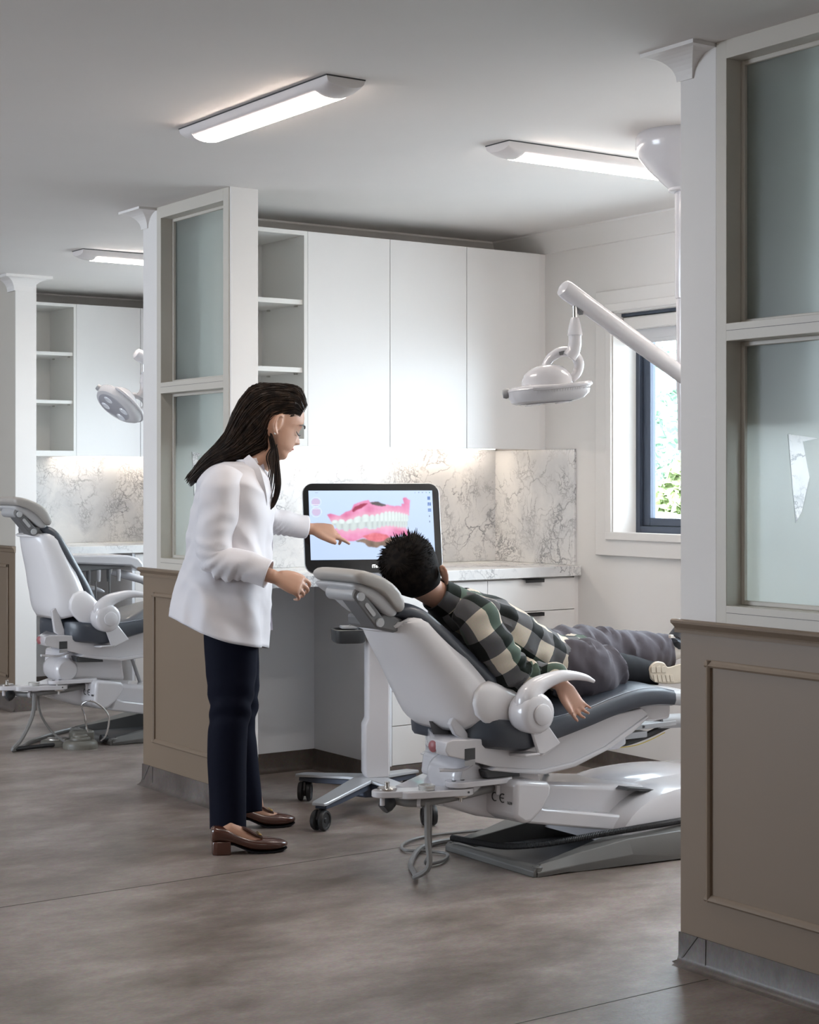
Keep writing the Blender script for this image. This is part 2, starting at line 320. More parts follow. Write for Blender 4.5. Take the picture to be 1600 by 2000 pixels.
# screens along the corridor, each a dado with a glazed frame above
RZ = .9095
def screen(name, y0, y1, farpost=True, xs=XS, near_open=False):
    """y1 is the far end; the post stands at the far end"""
    x0, x1 = xs, xs+PT
    t = thing(name, ((x0+x1)/2, (y0+y1)/2, 0), None, None, kind='structure')
    obj('dado', B(x0, x1, y0+.004, y1, 0, RZ-.02), M['taupe'], t)
    # chair rail
    for s, x in ((-1, x0),):
        pr = [(x+.0, RZ-.034), (x-.006, RZ-.034), (x-.007, RZ-.026), (x-.004, RZ-.022), (x-.012, RZ-.014), (x-.020, RZ-.008), (x-.021, RZ-.002), (x-.016, RZ+.002), (x+.001, RZ+.002)]
        bm = prism(NB(), pr, 'y', y0, y1+.018)
        box(bm, x0, x1, y1, y1+.018, RZ-.03, RZ+.001)
        obj('chair_rail', bm, M['taupe'], t, smooth=True)
    # panel moulding
    a, b, c, d = y0+.105, y1-.095, .185, .812
    for q in ((a, b, c-.0, c+.020), (a, b, d-.020, d), (a, a+.020, c, d), (b-.020, b, c, d)):
        pr = [(x0, 0), (x0-.007, .001), (x0-.011, .006), (x0-.008, .012), (x0-.004, .018), (x0, .020)]
        if q[1]-q[0] > .03: bm = prism(NB(), [(p[0], q[2]+p[1]) for p in pr], 'y', q[0], q[1])
        else: bm = prism(NB(), [(p[0], q[0]+p[1]) for p in pr], 'z', q[2]+.001, q[3]-.001)
        obj('panel_moulding', bm, M['taupe'], t, smooth=True)
    cove_skirt('y', y0, y1+.004, x0, -1, t); 
    obj('baseboard', prism(NB(), [(y1, 0), (y1+.03, 0), (y1+.01, .01), (y1+.004, .025), (y1+.004, PB), (y1, PB)], 'x', x0-.004, x1), M['cove'], t, smooth=True)
    obj('cove_joint', prism(NB(), [(y1-.002, .012), (y1-.007, .012), (y1-.068, PB+.001), (y1-.060, PB+.001)], 'x', x0-.0065, x0-.003), M['seam'], t)
    obj('cove_joint', prism(NB(), [(y1-.098, .012), (y1-.0955, .012), (y1-.0955, PB), (y1-.098, PB)], 'x', x0-.0065, x0-.003), M['seam'], t)
    # white end post and the near end board
    obj('post', B(x0-.001, x1, y1-.132, y1, RZ, H), M['wall'], t, bevel=.002)
    obj('end_board', B(x0+.001, x1, y0-.004, y0+.006, 0, H), M['wall'], t)
    # glazed frame
    fy0, fy1 = y0+.006, y1-.134
    g0, g1 = fy0+.045, fy1-.037                              # opening
    bm = NB(); box(bm, x0-.004, x1, fy1-.037, fy1, RZ, H); obj('stile', bm, M['frame'], t, bevel=.0015)
    bm = NB(); box(bm, x0-.004, x1, fy0, fy0+.045, RZ, H); obj('stile', bm, M['frame'], t, bevel=.0015)
    for n_, z0, z1 in (('top_rail', 2.357, H), ('mullion', 1.634, 1.679), ('bottom_rail', RZ, .957)):
        bm = NB(); box(bm, x0-.0045, x1, g0-.001, g1+.001, z0, z1); obj(n_, bm, M['frame'], t, bevel=.0015)
    bm = NB()
    for z in (1.6605, .9385): box(bm, x0-.0049, x0-.0040, g0, g1, z-.0006, z+.0006)
    obj('board_joint', bm, M['seam'], t)
    gx = x0+.062
    for z0, z1 in ((1.679, 2.357), (.957, 1.634)):
        bm = NB()                                            # glazing bead
        for q in ((g0, g0+.012, z0, z1), (g1-.012, g1, z0, z1), (g0+.012, g1-.012, z0, z0+.012), (g0+.012, g1-.012, z1-.012, z1)): box(bm, gx-.014, gx-.002, *q)
        obj('glazing_bead', bm, M['frame'], t, bevel=.002)
        bm = NB()
        if z0 > 1.5: box(bm, gx, gx+.006, g0, g1, z0, z1); obj('pane', bm, M['frost'], t)
        else:
            # frosted film with a clear cut-out shaped like a leaning shard: [far, z] corners
            yc = y1-.318; S = [(yc, 1.394), (yc-.098, 1.381), (yc-.050, 1.374), (yc-.072, 1.285), (yc-.047, 1.20), (yc-.026, 1.17), (yc-.014, 1.26)]
            S = [p for p in S]
            O = [(g0, z0), (g1, z0), (g1, z1), (g0, z1)]
            vs = [bm.verts.new((gx, p[0], p[1])) for p in O]; ws = [bm.verts.new((gx, p[0], p[1])) for p in S]
            es = [bm.edges.new((vs[i], vs[(i+1) % 4])) for i in range(4)]+[bm.edges.new((ws[i], ws[(i+1) % len(ws)])) for i in range(len(ws))]
            bmesh.ops.triangle_fill(bm, use_beauty=True, use_dissolve=False, edges=es)
            # drop faces inside the cut-out
            def inside(y, z):
                c = False; j = len(S)-1
                for i in range(len(S)):
                    if (S[i][1] > z) != (S[j][1] > z) and y < (S[j][0]-S[i][0])*(z-S[i][1])/(S[j][1]-S[i][1])+S[i][0]: c = not c
                    j = i
                return c
            bad = [f for f in bm.faces if inside(f.calc_center_median().y, f.calc_center_median().z)]
            bmesh.ops.delete(bm, geom=bad, context='FACES')
            r = bmesh.ops.extrude_face_region(bm, geom=list(bm.faces)); vv = [e for e in r['geom'] if isinstance(e, bmesh.types.BMVert)]
            bmesh.ops.translate(bm, verts=vv, vec=(.003, 0, 0))
            obj('pane', bm, M['frost'], t, label='frosted film with a clear shard cut out of it')
    # coved cornice wrapping the end of the cross wall
    def ring(x, ya, yb, z): return [(xs+.03, ya, z), (x, ya, z), (x, yb, z), (xs+.03, yb, z)]
    yc0, yc1 = y1-.049, y1+.009
    rings = []
    for k in range(9):
        a = k/8*math.pi/2; e = 1-math.cos(a); hz = math.sin(a)
        rings.append(ring(xs-.006-.074*e, yc0-.080*e, yc1+.055*e, H-.075+.065*hz))
    rings.append(ring(xs-.083, yc0-.082, yc1+.058, H-.010)); rings.append(ring(xs-.083, yc0-.082, yc1+.058, H))
    obj('cornice_end', loft(NB(), rings), M['wall'], t)
    return t
screen('wall_near', .75, 3.271)
screen('wall_middle', 5.737, 6.495)
# third screen stands a little farther back from the corridor: only its near end is in view
def screen3():
    x0, x1, y0, y1 = 3.532, 3.652, 8.90, 12.2
    t = thing('wall_distant', (3.6, 10, 0), None, None, kind='structure')
    obj('upper', B(x0+.004, x1, y0+.003, y1, RZ, H), M['frame'], t)
    obj('dado', B(x0, x1, y0+.003, y1, 0, RZ), M['taupe'], t)
    obj('end_board', B(x0-.001, x1, y0, y0+.006, 0, H), M['wall'], t)
    pr = [(x0+.0, RZ-.034), (x0-.008, RZ-.03), (x0-.012, RZ-.014), (x0-.020, RZ-.008), (x0-.021, RZ), (x0+.001, RZ+.003)]
    obj('chair_rail', prism(NB(), pr, 'y', y0, y1), M['taupe'], t)
    for q in ((y0+.1, y1, .18, .2), (y0+.1, y1, .79, .81), (y0+.1, y0+.12, .18, .81)): obj('panel_moulding', B(x0-.01, x0, *q), M['taupe'], t, bevel=.004)
    cove_skirt('y', y0, y1, x0, -1, t)
    obj('baseboard', B(x0-.004, x1+.003, y0-.004, y0, 0, PB), M['cove'], t)
    rings = []
    for k in range(9):
        a = k/8*math.pi/2; e = 1-math.cos(a); hz = math.sin(a)
        rings.append([(x0-.010-.07*e, y0+.1, H-.085+.07*hz), (x0-.010-.07*e, y0-.004-.06*e, H-.085+.07*hz), (x1-.02+.09*e, y0-.004-.06*e, H-.085+.07*hz), (x1-.02+.09*e, y0+.1, H-.085+.07*hz)])
    r = [(p[0], p[1], H) for p in rings[-1]]; rings.append([(p[0], p[1], H-.012) for p in rings[-1]]); rings.append(r)
    obj('cornice_end', loft(NB(), rings), M['wall'], t)
screen3()

# ---------------------------------------------------------------- the fitted joinery of a bay
UZ0, UZ1, BT, BB = 1.418, 2.319, .892, .848
def bay(yb, x0, k, detail=True, xr=4.966):
    """yb: face of the splashback, x0: where the run starts, k: wording of where it is"""
    lab = lambda s: s+' '+k
    struct('wall_back' if k else 'wall_back', B(x0-.001 if x0 > 3.4 else XS+PT, XW, yb+.0125, yb+.055, 0, H), M['wall'])
    cornice('x', x0, XW-.02, yb+.012, 1)
    # marble
    def stone(name, bm, label, cat, **kk): return obj(name, bm, M['marble'], None, label=label, cat=cat, bevel=.0015, **kk)
    stone('marble_splashback', B(x0, xr, yb, yb+.012, BT, UZ0+.03), lab('wide veined marble splashback lit from above'), 'splashback')
    stone('marble_splashback', B(xr, xr+.012, yb-.582, yb+.012, BT+.0005, UZ0), lab('narrow veined marble side panel next to the window'), 'splashback')
    # worktop: slab with built up front edge
    bm = NB(); box(bm, x0, xr+.008, yb-.62, yb, BB, BT)
    stone('marble_worktop', bm, lab('long marble worktop with thick square edge'), 'worktop')
    # open shelf cabinet
    fy = yb-.367; w0 = x0; w1 = x0+.431
    t = thing('open_shelf_cabinet', ((w0+w1)/2, fy+.18, UZ0), lab('white wall cabinet with open shelves and no door'), 'cabinet')
    bm = NB()
    box(bm, w0, w0+.018, fy, yb, UZ0, UZ1); box(bm, w1-.017, w1, fy, yb, UZ0, UZ1)
    box(bm, w0+.018, w1-.017, fy, yb, UZ1-.018, UZ1); box(bm, w0+.018, w1-.017, fy, yb, UZ0, UZ0+.032)
    obj('carcass', bm, M['shelf'], t); obj('back_panel', B(w0+.018, w1-.017, yb-.012, yb, UZ0+.032, UZ1-.018), M['shelf'], t)
    for z in (2.012, 1.728):
        s = obj('shelf', B(w0+.019, w1-.018, fy+.012, yb-.013, z, z+.020), M['shelf'], t)
        if detail:
            for yy in (fy+.05, fy+.28): obj('shelf_pin', B(w1-.028, w1-.018, yy, yy+.014, z-.007, z), M['steel'], s)
    # three doors
    xs = [w1, w1+.417, w1+.831, w1+1.251]
    nm = ['next to the shelves', 'second in the row', 'at the window end']
    for i in range(3):
        if xs[i] > xr-.1: break
        xe = min(xs[i+1], xr-.002)
        t = thing('wall_cabinet', ((xs[i]+xe)/2, fy+.18, UZ0), 'plain white handleless wall cabinet '+nm[i]+' '+k, 'cabinet')
        bm = NB(); box(bm, xs[i]+.001, xe-.001, fy+.019, yb, UZ0+.012, UZ1-.001); obj('carcass', bm, M['shelf'], t)
        obj('door', B(xs[i]+.0013, xe-.0013, fy, fy+.018, UZ0, UZ1), M['white'], t, bevel=.001)
    obj('filler_panel', B(xs[3] if xs[3] < xr else xr-.02, XW, fy+.006, fy+.024, UZ0, UZ1), M['white'], None, label=lab('tall white filler strip at the window wall'), cat='panel')
    # led strip under the cabinets
    obj('led_strip', B(w0+.02, xr-.06, yb-.075, yb-.060, UZ0+.004, UZ0+.012), M['led'], None, label=lab('thin warm strip light fixed under the wall cabinets'), cat='light')
    obj('light_pelmet', B(w0, xr, yb-.30, yb-.28, UZ0+.012, UZ0+.013), M['shelf'], None, label=lab('thin white underside panel below the wall cabinets'), cat='panel')
    l = area('strip_light', ((w0+xr)/2, yb-.07, UZ0+.002), (-.25, 0, 0), xr-w0-.1, .03, .22, (1, .84, .68)); l.data.spread = math.radians(150)
    # knee space panels
    kx = x0+.70
    obj('back_panel', B(x0, kx-.018, yb-.010, yb+.0115, 0, BB), M['knee'], None, label=lab('pale grey panel at the back of the knee space'), cat='panel')
    # drawers
    fx = [kx-.018, kx, kx+.501, kx+.996]
    obj('gable_panel', B(fx[0], fx[1]-.001, yb-.600, yb+.0115, 0, BB), M['knee'], None, label=lab('grey side panel between knee space and drawers'), cat='panel')
    zz = [.846, .697, .546, .395, .250, PB]
    for c in range(2):
        if fx[c+2] > XW+.1: continue
        t = thing('drawer_unit', ((fx[c+1]+fx[c+2])/2, yb-.3, 0), lab(['white drawer unit beside the knee space', 'white drawer unit in the corner by the window'][c]), 'drawers')
        obj('carcass', B(fx[c+1]+.001, min(fx[c+2], XW)-.001, yb-.581, yb+.0115, 0, BB), M['shelf'], t)
        for i in range(5):
            d = obj('drawer_front', B(fx[c+1]+.0015, fx[c+2]-.0015, yb-.600, yb-.582, zz[i+1]+.0025, zz[i]-.0005-(.006 if i == 0 else 0)), M['white'], t, bevel=.001)
            mx = (fx[c+1]+fx[c+2])/2; z = zz[i]-.004
            bm = NB(); box(bm, mx-.052, mx+.052, yb-.622, yb-.590, z-.003, z); box(bm, mx-.052, mx+.052, yb-.622, yb-.619, z-.016, z)
            obj('pull', bm, M['black'], d, label='black edge pull')
        obj('kick_panel', prism(NB(), [(yb-.604, PB), (yb-.604, .022), (yb-.61, .01), (yb-.63, 0), (yb-.59, 0), (yb-.59, PB)], 'x', (fx[0]-.004 if c == 0 else fx[1+c]), fx[c+2]), M['cove'], t)
    if fx[3] < XW: obj('filler_panel', B(fx[3], XW, yb-.594, yb-.57, 0, BB), M['white'], None, label=lab('slim white filler strip between the last drawers and the wall'), cat='panel')
    cove_skirt('x', x0, kx-.019, yb-.010, -1, name='baseboard_back')
    cove_skirt('y', yb-.60, yb-.01, fx[0], -1, name='baseboard_back')
bay(6.44, 3.26, 'in the middle bay')
bay(9.74, 3.665, 'in the farther bay', True)
bay(3.216, 3.26, 'behind the near frosted screen')
# ---------------------------------------------------------------- ceiling lights
def batten(cx, cy, ln, along, where):
    t = thing('batten_light', (cx, cy, H-.045), where, 'ceiling light', 'ceiling battens' if 'behind' in where else None)
    w = .128; n = 14; sc = []
    for i in range(n+1):
        a = i/n*math.pi; sc.append((-math.cos(a)*w/2*.97, -.008-.036*math.sin(a)**.8))
    prof = [(-w/2, 0)]+[(p[0], p[1]) for p in sc]+[(w/2, 0)]
    def P(u, v, z): return (cx+(v if along == 'y' else u), cy+(u if along == 'y' else v), H+z)
    def ext(u0, u1, pr): return loft(NB(), [[P(u, p[0], p[1]) for p in pr] for u in (u0, u1)])
    e = .075
    obj('gasket', ext(-ln/2-.001, ln/2+.001, [(-w/2-.001, 0), (-w/2-.001, -.0035), (w/2+.001, -.0035), (w/2+.001, 0)]), M['dgrey'], t)
    for s in (-1, 1):
        rings = []
        for k in range(8):
            q = k/7; f = math.sqrt(max(0, 1-(q*.85)**2.5)); u = s*(ln/2-e+e*q)
            rings.append([P(u, p[0], -.0036+p[1]*(f if abs(p[1]) > .001 else 1)) for p in prof])
        obj('end_cap', loft(NB(), rings), M['lamp'], t, smooth=True)
    obj('housing', ext(-ln/2+e, ln/2-e, [(p[0], p[1]*.93-.0036) for p in prof]), M['lamp'], t, smooth=True)
    dp = [(p[0], p[1]-.0046) for p in sc if abs(p[0]) < w/2*.80]
    bm = NB(); loft(bm, [[P(u, p[0], p[1]) for p in dp] for u in (-ln/2+e, ln/2-e)], closed=False, caps=False)
    obj('diffuser', bm, M['glow'], t, smooth=True)
    return t
batten(2.552, 4.44, .895, 'y', 'lit ceiling batten light over the corridor, above the standing dentist')
batten(3.915, 4.486, .895, 'x', 'lit ceiling batten light in the middle bay, next to the lamp canopy')
batten(3.84, 7.745, .895, 'x', 'small distant ceiling batten light of the farther bay')
batten(3.915, 1.2, .895, 'x', 'batten light out of view in the near bay, behind the frosted screen')
batten(4.35, 3.72, .895, 'x', 'second batten light of the middle bay, hidden by the near screen')  # unseen, added to brighten the drawers and doors
batten(.2, 2.6, .895, 'y', 'batten light out of view at the left edge of the corridor')  # unseen lamp, added as warm fill from the left
batten(1.6, -1.2, .895, 'x', 'batten light out of view behind the camera')  # unseen lamp, added as warm fill from the rear
batten(1.5, 7.9, .895, 'y', 'batten light over the far corridor, hidden by the middle screen')  # unseen lamp, added for ambient on the left side
# ---------------------------------------------------------------- outside the window
M['leaf'] = mat('hedge_leaf', (.33, .46, .36), .6, vary=.35, vscale=6)
M['leaf2'] = mat('hedge_leaf_yellow', (.48, .56, .30), .6, vary=.3, vscale=6)
M['fencew'] = mat('pale_timber', (.80, .80, .80), .7)
M['bluebeam'] = mat('blue_grey_beam', (.30, .40, .45), .6)
struct('ground_outside', B(5.25, 30, -8, 30, -.4, -.3), mat('outside_paving', (.6, .6, .58), .8))
def hedge(cx, cy, cz, rx, ry, rz, n, m, label):
    me = bpy.data.meshes.new('hedge'); V = []; Fc = []
    for i in range(n):
        u, v = random.uniform(0, 2*math.pi), random.uniform(-1, 1); r = random.uniform(.82, 1.03)
        r *= 1+.16*noise.noise(Vector((math.cos(u)*3, math.sin(u)*3, v*3)))
        s = math.sqrt(1-v*v); c = Vector((math.cos(u)*s*rx*r, math.sin(u)*s*ry*r, v*rz*r))
        a = Vector([random.uniform(-1, 1) for _ in range(3)]).normalized(); b = a.orthogonal().normalized(); L = random.uniform(.05, .10)
        k = len(V); V += [c-a*L, c+b*L*.45, c+a*L, c-b*L*.45]; Fc.append((k, k+1, k+2, k+3))
    me.from_pydata([tuple(v) for v in V], [], Fc); me.materials.append(m)
    o = bpy.data.objects.new('hedge', me); C.objects.link(o); o.location = (cx, cy, cz); WLOC[o.name] = Vector((cx, cy, cz))
    return tag(o, label, 'hedge', kind='stuff')
hedge(12.3, 12.6, 1.1, 1.5, 4.0, 1.55, 26000, M['leaf'], 'big pale green leafy hedge outside the window')
hedge(9.75, 9.6, .75, .38, .8, .9, 7000, M['leaf2'], 'yellow green shrub in front of the hedge outside')
t = thing('garden_fence', (9.2, 9.8, -.3), 'low white paling fence below the hedge outside the window', 'fence')
for k in range(26):
    y = 7.4+k*.15
    obj('paling', B(9.2, 9.22, y, y+.138, -.3, 1.02+.01*math.sin(k*2.1)), M['fencew'], t)
obj('rail', B(9.22, 9.25, 7.4, 11.3, .4, .48), M['fencew'], t)
t = thing('garden_pergola', (8.5, 10, -.3), 'white framed pergola with blue grey beam outside the window', 'pergola')
obj('post', B(8.07, 8.19, 8.92, 9.04, -.3, 2.4), M['fencew'], t); obj('beam', B(7.84, 8.0, 7.0, 12, 2.3, 2.45), M['fencew'], t)
for k in range(4): obj('rafter', B(7.0, 9.6, 8.2+k*.9, 8.28+k*.9, 2.45, 2.58), M['fencew'], t)
obj('cross_beam', B(9.4, 9.5, 7.0, 10.2, 2.0, 2.14), M['bluebeam'], t)
# ---------------------------------------------------------------- text helper (strokes as real geometry)
def text(s, parent, m, loc, size, rot, name='lettering', ext=.0004, bold=0):
    cu = bpy.data.curves.new(name, 'FONT'); cu.body = s; cu.size = size; cu.extrude = ext; cu.align_x = 'CENTER'; cu.align_y = 'CENTER'
    cu.offset = bold; cu.resolution_u = 4
    tmp = bpy.data.objects.new('tmp', cu); C.objects.link(tmp)
    me = bpy.data.meshes.new_from_object(tmp.evaluated_get(bpy.context.evaluated_depsgraph_get()))
    bpy.data.objects.remove(tmp)
    bm = NB(); bm.from_mesh(me); bmesh.ops.transform(bm, verts=bm.verts, matrix=Matrix.Translation(loc) @ rot)
    return obj(name, bm, m, parent)
def basis(u, v):
    u = Vector(u).normalized(); w = u.cross(Vector(v)).normalized(); v = w.cross(u)
    return Matrix(((u.x, v.x, w.x, 0), (u.y, v.y, w.y, 0), (u.z, v.z, w.z, 0), (0, 0, 0, 1)))
M['stitch'] = mat('pale_stitching', (.42, .45, .52), .6)
M['hose'] = mat('grey_hose', (.23, .225, .22), .42)
M['bhose'] = mat('black_corrugated_hose', (.022, .022, .024), .45)
M['yellow'] = mat('yellow_wire', (.6, .45, .05), .5)
M['red'] = mat('red_button', (.35, .12, .13), .4)
M['glassy'] = mat('clear_plastic_ring', (.62, .62, .60), .15, coat=1)
def rrect(cx, cz, w, h, r, n=5, ang=0):
    P = []
    for i, (sx, sz) in enumerate(((1, 1), (-1, 1), (-1, -1), (1, -1))):
        for k in range(n):
            a = (i+k/(n-1))*math.pi/2; x = sx*(w/2-r)+r*math.cos(a); z = sz*(h/2-r)+r*math.sin(a)
            P.append((cx+x*math.cos(ang)-z*math.sin(ang), cz+x*math.sin(ang)+z*math.cos(ang)))
    return P
# ---------------------------------------------------------------- treatment chair
def dental_chair(ox, oy, lift, tilt, label, full=True):
    t = thing('treatment_chair', (ox, oy, 0), label, 'dental chair')
    G = lambda x, y, z: (ox+x, oy+y, z)                          # fixed part
    U = lambda x, y, z: (ox+x, oy+y, z+lift)                     # raised with the seat
    hx, hz = -.075, .53; ca, sa = math.cos(tilt), math.sin(tilt)
    def K(x, y, z):                                              # on the tilting back
        a, b = x-hx, z-hz; return U(hx+a*ca+b*sa, y, hz-a*sa+b*ca)
    def pr(f, pts, y0, y1):
        bm = NB(); return loft(bm, [[f(p[0], y, p[1]) for p in pts] for y in (y0, y1)])
    # ---- floor frame
    for s in (-1, 1):
        rings = []
        for x, z0, z1, ya, yb in ((0, 0, .030, .235, .245), (.03, 0, .038, .205, .250), (.12, .004, .050, .195, .258), (.16, 0, .056, .19, .262), (.36, .004, .088, .17, .30), (.62, .004, .097, .13, .335), (1.05, 0, .10, .10, .34)):
            rings.append([G(x, s*ya, z0), G(x, s*yb, z0), G(x, s*(yb+.004), z1*.45), G(x, s*(yb-.018), z1), G(x, s*(ya+.004), z1*.93), G(x, s*ya, z1*.4)])
        obj('base_rail', loft(NB(), rings), M['base'], t, bevel=.004)
    bm = NB(); loft(bm, [[G(-.012, y, .0), G(-.012, y, .020), G(.0, y, .030), G(.028, y, .030), G(.034, y, .0)] for y in (-.243, -.2, .2, .243)])
    obj('base_crossbar', bm, M['base'], t, bevel=.003)
    obj('base_plate', B(ox+.03, ox+1.0, oy-.19, oy+.19, 0, .012), M['mgrey'], t)
    obj('foot_shoe', lathe(NB(), [(.016, 0), (.016, .030), (.012, .034), (0, .034)], G(.012, -.232, 0), n=14), M['base'], t, smooth=True)
    # ---- lift arm and its covers
    arm = [(-.30, .262), (-.16, .300), (0, .300), (.115, .277), (.60, .215), (.60, .085), (.41, .085), (-.02, .165), (-.135, .19), (-.26, .235)]
    obj('lift_arm', pr(G, arm, -.118, .165), M['pwhite'], t, bevel=.02, seg=3)
    obj('arm_side_cover', pr(G, [(.05, .215), (.09, .20), (.43, .140), (.45, .100), (.41, .088), (.02, .160)], -.175, .175), M['pwhite'], t, bevel=.008)
    ce = [(-.088, .312), (-.07, .318), (.045, .303), (.060, .290), (.055, .262), (.022, .215), (-.025, .180), (-.055, .178), (-.095, .205)]
    bm = loft(NB(), [[G(p[0]+dx, y, p[1]) for p in ce] for y, dx in ((-.25, .0), (-.105, -.0145))])
    hc = obj('housing_cover', bm, M['pwhite'], t, bevel=.014, seg=4)
    txm = Matrix(((0, 0, -1, 0), (-1, 0, 0, 0), (0, 1, 0, 0), (0, 0, 0, 1)))
    # C E mark on the face that looks towards the head end (x = const), read from the head end
    def cemark(cy, cz):
        k = .0150; th = .0032
        for q, (yy, bar, xx) in enumerate(((0, False, -.1045), (-.036, True, -.1010))):
            bm = NB(); pts = []
            for i in range(13):
                a = math.radians(62+i*236/12); pts.append((k*math.cos(a), k*math.sin(a)))
            fr = [[G(xx, cy+yy-p[0]*(1-th/k*s/1.0), cz+p[1]*(1-th/k*s)) for s in (0, 1)] for p in pts]
            R = [[Vector(a[0]), Vector(a[1]), Vector(a[1])+Vector((.004, 0, 0)), Vector(a[0])+Vector((.004, 0, 0))] for a in fr]
            loft(bm, R)
            if bar: box(bm, ox+xx, ox+xx+.004, oy+cy+yy-.004, oy+cy+yy+.010, cz-.0014, cz+.0014)
            obj('lettering', bm, M['dgrey'], t)
        text('1639', t, M['dgrey'], G(-.0975, cy-.070, cz-.012), .013, txm.copy(), bold=.0003)
    cemark(-.156, .258)
    # knuckle between lift arm and seat frame
    obj('knuckle', lathe(NB(), [(0, -.15), (.045, -.15), (.056, -.14), (.06, -.12), (.06, .0), (.056, .02), (.045, .03), (0, .03)], G(-.19, 0, .325+lift*.5), (0, 1, 0), 28), M['pwhite'], t, smooth=True)
    obj('seat_support', pr(lambda x, y, z: G(x, y, z+(lift if z > .32 else lift*.3)), [(-.19, .375), (-.2, .30), (.12, .27), (.10, .335), (-.05, .36)], -.13, .13), M['pwhite'], t, bevel=.015, seg=3)
    obj('slot', pr(U, [(-.165, .352), (-.155, .325), (-.02, .318), (-.025, .345), (-.06, .355)], -.185, .1), M['dgrey'], t, bevel=.004)
    # hump over the pivot
    hp = [(.372, .05)]+[(.372+.31*(1-math.cos(a)), .05+.172*math.sin(a)) for a in np.linspace(.02, math.pi/2, 9)]+[(1.05, .222), (1.05, .05)]
    bm = NB(); loft(bm, [[G(p[0]+d, y, .05+(p[1]-.05)*k) for p in hp] for y, d, k in ((-.235, .03, .86), (-.222, .005, .97), (-.20, 0, 1), (.20, 0, 1), (.222, .005, .97), (.235, .03, .86))])
    obj('pivot_cover', bm, M['pwhite'], t, smooth=True)
    obj('cover_screw', lathe(NB(), [(0, 0), (.006, 0), (.006, .004), (.003, .004), (.003, .002), (0, .002)], G(.50, -.236, .072), (0, -1, 0), 12), M['dgrey'], t)
    dm = []
    for k in range(7):
        a = k/6*math.pi/2; s, c = math.sin(a), math.cos(a)
        dm.append([G(.72+.30*c*math.cos(q)*1.0, .085+.14*c*math.sin(q), .205+.045*s) for q in np.linspace(0, 2*math.pi, 28, endpoint=False)])
    obj('motor_cover', loft(NB(), dm), M['pwhite'], t, smooth=True)
    obj('cover_slot', pr(G, [(.47, .228), (.80, .178), (.80, .170), (.45, .222)], -.17, -.03), M['dgrey'], t)
    obj('cable_guide', tube(NB(), [G(.30, .05, .22), G(.29, .08, .28), G(.24, .10, .36+lift)], .009, 8, 4), M['pgrey'], t, smooth=True)
    # ---- seat frame
    sf = [(-.300, .462), (-.322, .455), (-.328, .43), (-.315, .412), (-.255, .397), (-.132, .360), (-.06, .342), (.068, .325), (.198, .337), (.333, .378), (.448, .428), (.53, .48), (.50, .50), (.20, .47), (-.1, .45)]
    obj('seat_frame', loft(NB(), [[U(max(p[0], cl), y, p[1]) for p in sf] for y, cl in ((-.195, -.35), (-.10, -.32), (0, -.25), (.10, -.19), (.195, -.13))]), M['pwhite'], t, bevel=.018, seg=3)
    sf2 = [(-.15, .352), (-.06, .336), (.068, .318), (.198, .330), (.335, .371), (.45, .420), (.53, .47), (.52, .475), (.33, .386), (.19, .347), (.05, .336), (-.13, .362)]
    obj('frame_rim', pr(U, sf2, -.203, .203), M['pwhite'], t, bevel=.005, smooth=True)
    obj('button', lathe(NB(), [(0, 0), (.017, 0), (.019, .006), (.014, .010), (0, .011)], U(-.318, -.12, .435), (-1, -.2, 0), 16), M['red'], t, smooth=True)
    obj('rating_plate', B(ox-.2525, ox-.212, oy-.1965, oy-.194, .394+lift, .430+lift), M['dgrey'], t)
    obj('rating_plate', B(ox-.2525, ox-.212, oy-.1965, oy-.194, .376+lift, .391+lift), M['pgrey'], t)
    obj('release_lever', tube(NB(), [U(-.15, -.12, .375), U(-.20, -.15, .366), U(-.245, -.16, .358), U(-.33, -.16, .366)], [.008, .008, .009, .010], 8, 4, flat=.6), M['pwhite'], t, smooth=True)
    # ---- seat cushion: crowned loft along x
    sec = [(-.215, .445, .505, .10, .0), (-.208, .434, .515, .15, .008), (-.185, .428, .520, .20, .01), (-.15, .422, .518, .235, .012), (-.09, .415, .512, .256, .012), (-.04, .412, .508, .262, .012), (.073, .433, .512, .262, .014), (.207, .462, .530, .262, .018), (.319, .488, .556, .260, .018), (.433, .508, .574, .256, .016), (.53, .511, .573, .25, .012), (.616, .503, .556, .24, .010)]
    def cush(f, sec, name, m, wid=1):
        S = spline(sec, 4); rings = []
        for x, zb, zt, hw, cr in S:
            ht = zt-zb; r = []
            prof = [(-.90, zb), (-.97, zb+.1*ht), (-1.0, zb+.4*ht), (-.992, zb+.80*ht), (-.975, zt-.006), (-.955, zt), (-.85, zt+cr*.25), (-.5, zt+cr*.8), (0, zt+cr), (.5, zt+cr*.8), (.85, zt+cr*.25), (.955, zt), (.975, zt-.006), (.992, zb+.80*ht), (1.0, zb+.4*ht), (.97, zb+.1*ht), (.90, zb)]
            rings.append([f(x, p[0]*hw, p[1]) for p in prof])
        return obj(name, loft(NB(), rings), m, t, smooth=True)
    cush(U, sec, 'seat_cushion', M['vinyl'])
    cush(U, [(.618, .505, .555, .238, .010), (.70, .495, .545, .22, .01), (.76, .49, .53, .17, .008)], 'toe_pad', M['pgrey'])
    cush(U, [(.56, .45, .505, .12, 0), (.60, .44, .51, .14, 0), (.70, .44, .51, .12, 0)], 'toe_board', M['pwhite'])
    st = [U(s[0], -s[3]*.957, s[2]+.0005) for s in spline(sec[3:], 4)]
    obj('seam', tube(NB(), st, .0012, 5), M['stitch'], t)
    # ---- back shell: U-shaped section lofted up the back
    rows = [(-.072, .512, .205, .165), (-.105, .532, .205, .178), (-.146, .600, .203, .186), (-.200, .669, .190, .172), (-.250, .725, .175, .16), (-.298, .780, .158, .148), (-.338, .828, .142, .135)]
